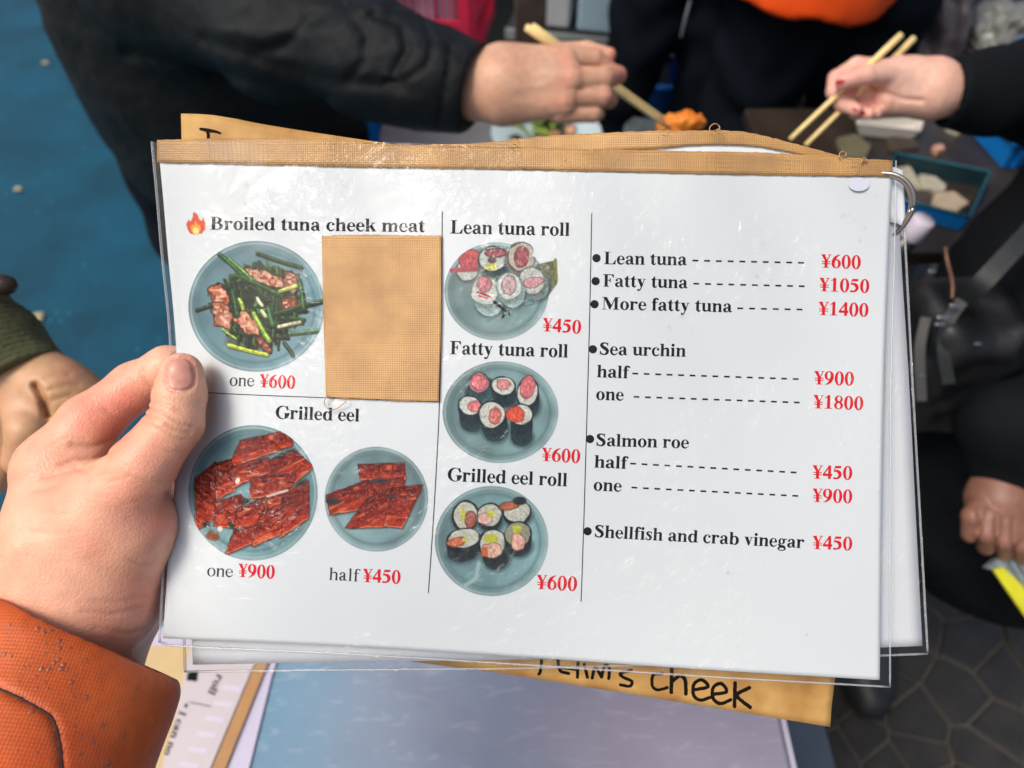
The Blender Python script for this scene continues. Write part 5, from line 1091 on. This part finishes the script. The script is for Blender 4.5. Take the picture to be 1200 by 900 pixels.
# bottle with a white cap beside the menu
bt = empty('bottle', P(1072, 300, .92), 'dark bottle with a white screw cap just right of the binder ring', 'bottle')
bA, bB = P(1070, 330, .94), P(1074, 272, .92); ba_ = (bB - bA) / np.linalg.norm(bB - bA)
def lathe(name, base, ax, prof, m, par, seg=20):
    u = np.cross(ax, [0.2, 0.9, 0.1]); u /= np.linalg.norm(u); v = np.cross(ax, u)
    V = [base + ax * h + r * (math.cos(2 * math.pi * k / seg) * u + math.sin(2 * math.pi * k / seg) * v) for h, r in prof for k in range(seg)]; n = len(prof)
    Fs = [(i * seg + k, i * seg + (k + 1) % seg, (i + 1) * seg + (k + 1) % seg, (i + 1) * seg + k) for i in range(n - 1) for k in range(seg)] + [tuple(range(seg))[::-1], tuple((n - 1) * seg + k for k in range(seg))]
    return mesh(name, V, Fs, m, par, True)
M_cap = mat('white_plastic', tuple(lin((206, 200, 214))), 0.4); upb = np.array([0.22, -.02, .97]); upb /= np.linalg.norm(upb); cb = P(1076, 266, .92) - upb * .016
lathe('cap', cb, upb, [(0, .0138), (.0008, .0145), (.027, .0140), (.0285, .0132), (.0288, .001)], M_cap, bt)
lathe('bottle_body', cb - upb * .17, upb, [(0, .001), (0, .026), (.01, .03), (.10, .03), (.125, .024), (.145, .013), (.169, .013)], mat('dark_glass', (0.012, 0.016, 0.018), 0.15), bt)

# ---- B: orange jacket and dark trousers; E: dark trousers with a white piping
M_or2 = mat('bright_orange_fabric', tuple(lin((252, 84, 8))), 0.6, var=0.1, vscale=10, bump=0.2, bscale=60)
pb = empty('person', (.62, 1.52, 0), 'person in a bright orange jacket and black trousers standing behind the two chopstick hands', 'person')
def f_jb(p):
    d = ell(p, (.545, 1.50, 1.15), (.205, .185, .75))
    hem = .900 + .10 * np.maximum(0, .656 - p[..., 0]) + .7 * np.maximum(0, p[..., 0] - .656) + .004 * np.sin(p[..., 0] * 50) + .25 * (p[..., 1] - 1.34) * 0
    return np.maximum(d + fold(p, .006, 12, 2), hem - p[..., 2])
sdf_obj('jacket', f_jb, (.35, 1.25, .78), (.88, 1.75, 1.5), .009, M_or2, pb)
trousers('trousers', [[((.53, 1.50, .95), .12), ((.50, 1.50, .45), .088), ((.48, 1.50, .06), .07)], [((.72, 1.50, .95), .11), ((.725, 1.50, .45), .075), ((.73, 1.5, .06), .06)]], M_navy, pb, s=4)
shoe(.48, 1.46, 3.0, M_shoe, pb); shoe(.73, 1.46, 3.2, M_shoe, pb)
pe = empty('person', (.32, 1.72, 0), 'person in plain black trousers with grey side piping, standing behind the orange morsel', 'person')
trousers('trousers', [[((.33, 1.62, 1.1), .09), ((.285, 1.60, .80), .075), ((.20, 1.58, .40), .05), ((.18, 1.58, .06), .045)], [((.42, 1.60, 1.1), .10), ((.46, 1.60, .75), .095), ((.46, 1.6, .06), .07)]], M_navy, pe, s=7)
sdf_obj('jacket', lambda p: np.maximum(chain(p, [((.39, 1.62, 1.4), .14), ((.39, 1.62, 1.12), .155)], .04) + fold(p, .005, 12, 5), 1.0 - p[..., 2]), (.08, 1.38, .95), (.56, 1.86, 1.6), .012, M_navy, pe)
tube_obj('piping', [P(809, 0, 1.44), P(804, 18, 1.45), P(798, 44, 1.46)], .003, mat('grey_piping', (.10, .13, .16), .5), pe, 6)
shoe(.17, 1.54, 3.1, M_shoe, pe); shoe(.46, 1.56, 3.1, M_shoe, pe)

# ---- D: green ribbed sleeve at the left edge
pd = empty('person', (-.55, .30, 0), 'hand in a dark olive ribbed sleeve entering at the left behind the gripping hand', 'person')
DD = .52
h_d = [J(30, 440, DD, 44), J(70, 462, DD - .005, 37), J(106, 482, DD, 34)]; t_d = [J(30, 470, DD - .01, 28), J(34, 505, DD - .022, 24), J(22, 540, DD - .02, 18)]
fd = [[J(6, 480, DD + .01, 24), J(8, 530, DD + .015, 18), J(-6, 566, DD + .01, 14)], [J(100, 485, DD, 24), J(120, 540, DD + .02, 18), J(110, 590, DD + .02, 15)]]
def f_hd(p):
    d = chain(p, h_d, .012); d = smin(d, chain(p, t_d, .004), .005)
    for q in fd: d = smin(d, chain(p, q, .003), .005)
    return d + grooves(p, 9, [([(42, 452), (50, 466), (56, 486)], 4.5, .006), ([(50, 445), (66, 440), (82, 440)], 2, .0012), ([(56, 458), (76, 452), (92, 452)], 2, .0012), ([(60, 470), (84, 462)], 2, .001)])
lo, hi = bounds(h_d + t_d + sum(fd, []))
sdf_obj('body', f_hd, lo, hi, .002, M_skin, pd, sk((.58, .33, .17), [(84, 430, 16, (.64, .26, .17), .5), (60, 470, 16, (.60, .38, .16), .5), (20, 480, 20, (.72, .42, .27), .4), (12, 540, 16, (.66, .28, .18), .4), (52, 472, 8, (.30, .12, .07), .7)]))  # last, dark zone paints the shade in the gap beside the thumb
sD = [J(36, 458, DD, 56), J(-15, 408, DD, 57), J(-60, 365, DD, 60), (P(-230, 230, .56), .05), (P(-330, 60, .62), .06)]
nD = P(-13, 368, DD) - P(34, 438, DD); nD /= np.linalg.norm(nD)
def f_sd(p):
    q = (p - P(34, 438, DD)) @ nD
    d = chain(p, sD, .01) + .0008 * np.sin(q * 1500) + fold(p, .003, 25, 3)
    return smax(smax(d, -q - .0, .003), -cone(p, P(60, 480, DD), P(10, 420, DD), .024, .024), .003)
M_olive = mat('olive_knit', (0.085, 0.088, 0.036), 0.85, var=.25, vscale=30, bump=.4, bscale=300)
lo, hi = bounds(sD[:4], .01); sdf_obj('sleeve', f_sd, lo, hi, .0022, M_olive, pd)
um = empty('umbrella_handle', P(0, 334, .5), 'dark brown rounded handle end at the left edge above the olive sleeve', 'handle')
V, Fs = tube([P(-60, 322, .5), P(-20, 331, .5), P(5, 334, .5), P(14, 334.5, .5), P(20, 335, .5)], [.0075, .0075, .0072, .0055, .0012], 12); mesh('grip', V, Fs, mat('brown_plastic', (.035, .018, .010), .35), um, True)

# second pair of chopsticks
chopsticks(pc, [(P(1056, 41, .790), P(926, 163, .80), .0037, .0024), (P(1071, 45, .802), P(944, 170, .812), .0037, .0024)], 'wooden chopsticks in the hand with dark red nails, crossing toward the menu top')
# orange morsel between the first pair
mc = P(796, 141, .945)
M_mors = mat('orange_batter', tuple(lin((250, 160, 54))), 0.4, var=.2, vscale=70, color2=tuple(lin((224, 112, 34))), bump=.6, bscale=220, bdist=.0015)
o = sdf_obj('food_morsel', lambda p: smin(ell(p, mc + np.array([.008, 0, -.002]), (.026, .013, .013)), ell(p, mc + np.array([-.012, 0, -.008]), (.015, .013, .014)), .004) + fold(p, .0045, 75, 3), mc - .045, mc + .045, .0018, M_mors)
tag(o, 'orange battered morsel gripped by the tips of the chopsticks above the menu', 'food')

# ================================================================ COUNTERS, CRATES AND DISHES BEHIND
def counter(name, x0, x1, y0, y1, z, m, label, cat='counter', rot=0):
    e_ = empty(name, ((x0 + x1) / 2, (y0 + y1) / 2, 0), label, cat)
    box('top', ((x0 + x1) / 2, (y0 + y1) / 2, z - .012), ((x1 - x0) / 2, (y1 - y0) / 2, .012), m, e_, bev=.003)
    for x in (x0 + .025, x1 - .025):
        for y in (y0 + .025, y1 - .025): box('leg', (x, y, (z - .024) / 2), (.015, .015, (z - .024) / 2), M_metal, e_)
    box('lower_shelf', ((x0 + x1) / 2, (y0 + y1) / 2, .25), ((x1 - x0) / 2 - .045, (y1 - y0) / 2 - .045, .01), M_metal, e_); return e_
M_gct = mat('grey_counter_top', tuple(lin((122, 128, 128))), .4, var=.12, vscale=14, bump=.15, bscale=60)
M_brn = mat('dark_wet_wood', (0.030, 0.024, 0.018), .35, var=.5, vscale=9, bump=.4, bscale=40)
g0 = at_z(446, 150, .80)
counter('counter', g0[0], .13, .80, 1.34, .80, M_gct, 'grey topped counter behind the menu carrying the plate of greens')
# plate of greens
pc0 = at_z(640, 163, .806)
M_cer = mat('pale_blue_ceramic', tuple(lin((190, 212, 214))), .2, coat=.4)
dish = empty('plate', (pc0[0], pc0[1], .801), 'pale blue plate on the grey counter under the chopstick hand', 'plate')
lathe('plate_body', np.array([pc0[0], pc0[1], .801]), np.array([0, 0, 1.0]), [(0, .04), (0, .055), (.006, .062), (.018, .092), (.020, .094), (.021, .092), (.010, .062), (.007, .055), (.007, .001)], M_cer, dish, 32)
M_grn = mat('green_leaf', tuple(lin((70, 112, 44))), .45, var=.5, vscale=120, color2=tuple(lin((140, 160, 60))), bump=.4, bscale=200)
M_grd = mat('dark_green_leaf', tuple(lin((34, 62, 34))), .45, var=.4, vscale=90)
leaves = []; rl = random.Random(5)
def leafmesh(c, L, W_, az, el):
    d_ = np.array([math.cos(az) * math.cos(el), math.sin(az) * math.cos(el), math.sin(el)]); s_ = np.cross(d_, [0, 0, 1.0]); s_ /= np.linalg.norm(s_); u_ = np.cross(s_, d_); V = []
    for t in np.linspace(0, 1, 5):
        wd = W_ * math.sin(math.pi * min(max(t, .08), .97)); m_ = c + d_ * L * t + u_ * L * .25 * math.sin(math.pi * t); V += [m_ - s_ * wd, m_ - u_ * wd * .3, m_ + s_ * wd]
    return np.array(V), [(3 * i + k, 3 * i + k + 1, 3 * i + 4 + k, 3 * i + 3 + k) for i in range(4) for k in range(2)]
sal = empty('salad', (pc0[0], pc0[1], .808), 'heap of green leaves and shoots on the pale blue plate', 'food')
for k in range(34):
    a_ = rl.uniform(0, 6.28); r_ = rl.uniform(0, .055); c_ = np.array([pc0[0] + r_ * math.cos(a_), pc0[1] + r_ * math.sin(a_) * .8, .810 + rl.uniform(0, .028)])
    V, Fs = leafmesh(c_, rl.uniform(.025, .05), rl.uniform(.005, .011), rl.uniform(0, 6.28), rl.uniform(-.1, .7)); mesh('leaf', V, Fs, rl.choice([M_grn, M_grn, M_grd]), sal, True)
for k in range(3):
    c_ = np.array([pc0[0] + rl.uniform(-.03, .04), pc0[1] + rl.uniform(-.03, .02), .826]); sdf_obj('meat_piece', lambda p, c_=c_: ell(p, c_, (.012, .010, .007)) + fold(p, .002, 120, k), c_ - .02, c_ + .02, .0022, mat('cooked_meat', tuple(lin((196, 140, 100))), .5, var=.3, vscale=90), sal)
# crates: an open plastic box with rim and ribs
def crate(c, w_, d_, h_, m, label, rot=0.0, group=None, ribs=6, par_name='plastic_crate'):
    e_ = empty(par_name, c, label, 'crate', group); R_ = np.array([[math.cos(rot), -math.sin(rot), 0], [math.sin(rot), math.cos(rot), 0], [0, 0, 1]]); c = np.array(c, float)
    B = lambda n_, o_, hh, bev=0: box(n_, c + R_ @ np.array(o_), hh, m, e_, R_, bev)
    B('base', (0, 0, .004), (w_ / 2 - .008, d_ / 2 - .008, .004))
    for s_ in (-1, 1): B('wall', (0, s_ * (d_ / 2 - .003), h_ / 2), (w_ / 2, .003, h_ / 2 - .001)); B('wall', (s_ * (w_ / 2 - .003), 0, h_ / 2), (.0028, d_ / 2 - .006, h_ / 2 - .001))
    for s_ in (-1, 1): B('rim', (0, s_ * (d_ / 2 + .004), h_ - .006), (w_ / 2 + .008, .004, .007)); B('rim', (s_ * (w_ / 2 + .004), 0, h_ - .006), (.004, d_ / 2, .007))
    for k in range(ribs): B('rib', (-w_ / 2 + w_ * (k + .5) / ribs, -d_ / 2 - .003, h_ / 2 - .006), (.003, .003, h_ / 2 - .008))
    return e_
M_bcr = mat('blue_crate_plastic', tuple(lin((10, 96, 178))), .35, var=.1)
kx = P(468, 50, 1.45)
for k, (z, lb) in enumerate([(.012, 'lowest blue crate of the stack under the red basket'), (.275, 'middle blue crate of the stack under the red basket'), (.538, 'topmost blue crate of the stack, directly under the red basket')]):
    crate((kx[0] + .015, kx[1] + .10, z), .27, .22, .262, M_bcr, lb, -.12, 'blue crates stacked under the red basket')
# red basket with slotted sides
M_redp = mat('red_basket_plastic', tuple(lin((244, 52, 92))), .4, var=.08)
bk = empty('basket', (kx[0] + .02, kx[1] + .07, .80), 'red slotted plastic basket full of white packets at the back, left of the wooden post', 'basket')
rot = -.16; R_ = np.array([[math.cos(rot), -math.sin(rot), 0], [math.sin(rot), math.cos(rot), 0], [0, 0, 1]]); cB = np.array([kx[0] + .02, kx[1] + .07, .802]); W2, D2_, H2 = .145, .11, .22
BB = lambda n_, o_, hh, m_=M_redp, p_=bk: box(n_, cB + R_ @ np.array(o_), hh, m_, p_, R_, .0012)
BB('base', (0, 0, .004), (W2 - .004, D2_ - .004, .004))
fl_ = []
for fy, hw, ax in ((-1, W2, 0), (1, W2, 0), (-1, D2_, 1), (1, D2_, 1)):
    dd = D2_ if ax == 0 else W2
    def B2(n_, a_, z, ha, hz, th_=.003):
        o_ = (a_, fy * dd, z) if ax == 0 else (fy * dd, a_, z); hh = (ha, th_, hz) if ax == 0 else (th_, ha, hz); return BB(n_, o_, hh)
    for z, hz in ((.014, .013), (.078, .006), (.142, .006), (.205, .012)): B2('band', 0, z, hw - .004, hz)
    for a_ in (-hw + .012, 0, hw - .012): B2('upright', a_, H2 / 2, .010 if a_ else .006, H2 / 2, .0045)
    if fy == -1 or ax == 1:
        n_ = int(hw * 2 / .014)
        for k in range(n_): B2('slat', -hw + (k + .5) * 2 * hw / n_, .11, .0014, .09, .0022)
M_pkt = mat('white_packet', tuple(lin((216, 206, 226))), .4, var=.1, vscale=30)
for k in range(6):
    o_ = (-.095 + .038 * k, -.035 + rl.uniform(-.01, .01), .10); box('packet', cB + R_ @ np.array(o_), (.0175, .062, .085), M_pkt, bk, R_, .004)
# wooden post, shelf with containers
M_post = mat('weathered_wood', tuple(lin((112, 98, 88))), .7, var=.3, vscale=18, color2=tuple(lin((76, 64, 58))), bump=.5, bscale=40)
o = box('wooden_post', (.042, 1.74, 1.0), (.036, .036, 1.0), M_post, None, None, .004); tag(o, 'weathered grey-brown wooden post standing behind the first chopstick hand', 'post')
sh = empty('shelf_unit', (.24, 2.05, 0), 'dark shelf unit with a pale front edge behind the wooden post', 'shelf')
M_shd = mat('dark_shelf_metal', (.02, .022, .022), .5, var=.3, vscale=10); rs = -.22; Rs = np.array([[math.cos(rs), -math.sin(rs), 0], [math.sin(rs), math.cos(rs), 0], [0, 0, 1]])
sc_ = np.array([.24, 2.06, 0.0]); S_ = lambda n_, o_, hh, m_: box(n_, sc_ + Rs @ np.array(o_), hh, m_, sh, Rs, .002)
S_('shelf', (0, 0, .62), (.22, .19, .010), M_shd); S_('front_edge', (0, -.194, .62), (.22, .003, .014), mat('pale_metal_edge', tuple(lin((150, 160, 156))), .4)); S_('shelf', (0, 0, .30), (.22, .19, .010), M_shd)
for x in (-.20, .20):
    for y in (-.17, .17): S_('upright', (x, y, .304), (.012, .012, .303), M_shd)
for o_, hh, col_, lb in [((-.115, -.10, .70), (.055, .06, .069), (196, 202, 206), 'small off-white box on the dark shelf beside the wooden post'), ((.055, -.09, .71), (.095, .075, .079), (176, 206, 222), 'wide pale blue-white box on the dark shelf')]:
    e_ = empty('storage_box', sc_ + Rs @ np.array([o_[0], o_[1], .631]), lb, 'box'); m_ = mat('box_plastic', tuple(lin(col_)), .4, var=.05)
    box('box_body', sc_ + Rs @ np.array(o_), hh, m_, e_, Rs, .006); box('lid', sc_ + Rs @ (np.array(o_) + [0, 0, hh[2] + .006]), (hh[0] + .004, hh[1] + .004, .0055), m_, e_, Rs, .003)
st_ = empty('market_stall', (.4, 2.75, 0), 'dark market stall closing the background behind everyone', 'stall')
box('counter_front', (.9, 2.65, .5), (1.7, .02, .5), M_shd, st_); box('counter_top', (.9, 2.9, 1.01), (1.7, .3, .009), M_shd, st_, bev=.003)
for k in range(12): box('panel', (-.66 + .28 * k, 2.626, .5), (.132, .004, .46), M_shd, st_, bev=.002)
bu = P(772, 78, 1.92); bk2 = empty('bucket', (bu[0], bu[1], 0.008), 'blue bucket standing between the legs of the person with piped trousers', 'bucket')
lathe('bucket_body', np.array([bu[0], bu[1], .008]), np.array([0, 0, 1.0]), [(0, .001), (0, .10), (.30, .13), (.56, .15), (.57, .155), (.58, .15), (.56, .143), (.05, .10), (.05, .001)], M_bcr, bk2, 28)
# right hand side: near table with tray and fish slabs
nt_ = counter('display_table', .43, .92, .86, 1.27, .78, M_brn, 'dark wet wooden display table right of the ring', 'table')
tp = [at_z(*q, .80) for q in [(1046, 187), (1156, 209), (1132, 262), (1034, 236)]]
tray = empty('tray', tp[3], 'blue plastic tray with a teal rim holding pale slabs', 'tray')
M_teal = mat('teal_rim_plastic', tuple(lin((22, 88, 104))), .25, var=.15); M_dkt = mat('dark_teal_plastic', tuple(lin((28, 52, 58))), .3, var=.3)
M_bt = mat('bright_blue_plastic', tuple(lin((8, 112, 190))), .3, var=.1); M_trb = mat('dark_tray_floor', (.035, .028, .022), .3, var=.4, vscale=30)
tz = lambda v, z: np.array([v[0], v[1], z])
tube_obj('rim', [tz(v, .812) for v in tp + [tp[0]]], .0024, M_teal, tray, 8)
bp_ = [tz(v, .784) * .93 + tz(sum(tp) / 4, .784) * .07 for v in tp]
for i in range(4):
    j = (i + 1) % 4; V = [tz(tp[i], .812), tz(tp[j], .812), bp_[j], bp_[i]]; mesh('wall', V + [v + np.array([0, 0, -.002]) for v in V], [(0, 1, 2, 3), (7, 6, 5, 4), (0, 4, 5, 1), (1, 5, 6, 2), (2, 6, 7, 3), (3, 7, 4, 0)], M_bt if i == 2 else M_dkt, tray)
mesh('tray_floor', bp_ + [v - np.array([0, 0, .002]) for v in bp_], [(0, 1, 2, 3), (7, 6, 5, 4), (0, 4, 5, 1), (1, 5, 6, 2), (2, 6, 7, 3), (3, 7, 4, 0)], M_trb, tray)
M_slab = mat('pale_fish_slab', tuple(lin((176, 160, 136))), .4, var=.15, vscale=60, bump=.4, bscale=90); M_slab2 = mat('pale_grey_slab', tuple(lin((170, 168, 148))), .4, var=.15, vscale=60, bump=.4, bscale=90); M_slabb = mat('brown_slab', tuple(lin((66, 56, 46))), .4, var=.2, vscale=50, bump=.4, bscale=90); M_olv = mat('olive_grey_slab', tuple(lin((98, 96, 72))), .5, var=.2, vscale=40)
def fish(pts, z, th_, m, lb):
    T_ = [at_z(x, y, z + th_) for x, y in pts]; n = len(pts); cT = sum(T_) / n; B_ = [tz(cT + (v - cT) * 1.06, z) for v in T_]; M2_ = [tz(cT + (v - cT) * .93, z + th_) for v in T_]; T_ = [tz(v, z + th_ * .7) for v in T_]
    o = mesh('fish_slab', B_ + T_ + M2_, [tuple(range(n))[::-1]] + [(i, (i + 1) % n, n + (i + 1) % n, n + i) for i in range(n)] + [(n + i, n + (i + 1) % n, 2 * n + (i + 1) % n, 2 * n + i) for i in range(n)] + [tuple(range(2 * n, 3 * n))], m); tag(o, lb, 'fish', 'slabs on the display table')
fish([(1050, 196), (1066, 193), (1073, 204), (1079, 218), (1062, 211), (1050, 206)], .786, .010, M_slab2, 'grey-green slab at the ring side inside the teal rimmed tray')
fish([(1078, 203), (1096, 206), (1110, 217), (1107, 224), (1093, 222), (1079, 220)], .786, .011, M_slab2, 'middle pale slab touching the teal rim in the tray')
fish([(1096, 226), (1118, 223), (1137, 237), (1122, 247), (1104, 243), (1094, 233)], .786, .013, M_slab, 'large warm beige slab at the blue corner of the tray')
fish([(1060, 221), (1092, 223), (1092, 240), (1066, 238)], .786, .008, M_slabb, 'dark brown slab lying in the tray beside the white bottle cap')
fish([(1108, 143), (1128, 141), (1141, 150), (1124, 154), (1112, 150)], .781, .008, M_slab2, 'small pale slab on the dark table under the second hand cuff')
fish([(982, 160), (1004, 156), (1022, 170), (1016, 184), (990, 180)], .781, .010, M_olv, 'olive-grey slab on the dark table by the chopstick tips')
fish([(1094, 170), (1104, 168), (1108, 174), (1099, 177)], .781, .010, mat('pink_morsel', tuple(lin((196, 150, 130))), .4), 'tiny pinkish piece alone on the dark table behind the tray')
fish([(1040, 160), (1072, 158), (1078, 172), (1044, 176)], .781, .006, M_slabb, 'flat brown piece on the dark table behind the foam dish')
ft = empty('foam_tray', at_z(1042, 150, .79), 'white foam tray under the hand with dark red nails', 'tray'); M_foam = mat('white_foam', tuple(lin((206, 204, 196))), .5, var=.04)
fp = [at_z(*q, .80) for q in [(1000, 138), (1083, 138), (1078, 156), (1004, 148)]]; cf = sum(fp) / 4
V = [tz(cf + (v - cf) * 1.0, .805) for v in fp] + [tz(cf + (v - cf) * .8, .782) for v in fp] + [tz(cf + (v - cf) * .93, .805) for v in fp] + [tz(cf + (v - cf) * .78, .786) for v in fp]
mesh('foam_body', V, [(i, (i + 1) % 4, 4 + (i + 1) % 4, 4 + i) for i in range(4)] + [(8 + i, 8 + (i + 1) % 4, (i + 1) % 4, i) for i in range(4)] + [(12 + i, 12 + (i + 1) % 4, 8 + (i + 1) % 4, 8 + i) for i in range(4)] + [(12, 13, 14, 15), (7, 6, 5, 4)], M_foam, ft)
crate((at_z(1176, 160, .80)[0] + .02, 1.16, .781), .10, .16, .06, M_bt, 'small bright blue crate showing between the black cuff and the black jacket', .1, None, 3)
# far table with bags
counter('back_table', .93, 1.75, 1.33, 2.1, .78, M_brn, 'dark table at the back carrying the grey bag and the bag of ice', 'table')
gb = P(1102, 30, 1.52)
sdf = lambda p: smin(ell(p, gb, (.055, .06, .11)), ell(p, gb + np.array([0, 0, -.10]), (.07, .07, .06)), .04) + fold(p, .012, 20, 8) + .004 * np.sin(p[..., 0] * 160 + p[..., 2] * 60)
o = sdf_obj('plastic_bag', sdf, gb - .2, gb + .2, .006, mat('grey_bag_plastic', tuple(lin((126, 118, 122))), .4, var=.3, vscale=30, color2=tuple(lin((84, 76, 78))))); tag(o, 'crumpled lilac-grey plastic bag behind the second pair of chopsticks', 'bag')
ib = P(1168, 46, 1.56)
sdf = lambda p: ell(p, ib, (.085, .08, .075)) + fold(p, .014, 26, 2) + .004 * noise3(p[..., 0] * 110, p[..., 1] * 110, p[..., 2] * 110, 3)
o = sdf_obj('ice_bag', sdf, ib - .14, ib + .14, .005, mat('clear_grey_bag', tuple(lin((112, 116, 108))), .18, var=.5, vscale=40, color2=tuple(lin((150, 150, 142))), bump=.6, bscale=60)); tag(o, 'mottled grey translucent bag under the teal rim near the top corner', 'bag')
tb = empty('tub', P(1210, -20, 1.62), 'teal rimmed tub at the top right corner above the mottled bag', 'tub'); tc_ = P(1235, -35, 1.60); t_ = np.linspace(0, 2 * math.pi, 41)
rp = tc_ + .15 * (np.cos(t_)[:, None] * np.array([1, 0, 0]) + np.sin(t_)[:, None] * np.array([0, .95, .1])); tube_obj('rim', rp, .008, M_teal, tb, 8)
lathe('tub_body', tc_ - np.array([0, 0, .14]), np.array([0, 0, 1.0]), [(0, .001), (0, .12), (.132, .146), (.132, .142), (.006, .115), (.006, .001)], mat('clear_grey_plastic', (.20, .21, .21), .25), tb, 32)
hp = P(1205, 63, 1.2); t_ = np.linspace(0, 2 * math.pi, 31); hb = tube_obj('hose_loop', hp + .024 * (np.cos(t_)[:, None] * RM[:, 0] + np.sin(t_)[:, None] * RM[:, 1]), .006, M_bt, None, 8); tag(hb, 'bright blue hose loop at the right edge above the black sleeve', 'hose')
o = slab('clear_panel', [(732, 146), (742, 137), (772, 141), (770, 165), (728, 165)], 1.12, .02, mat('smoky_glass', (.05, .065, .065), .15, var=.5, vscale=60), None); o.name = 'glass_dish'; tag(o, 'smoky glass dish just left of the orange morsel', 'dish')
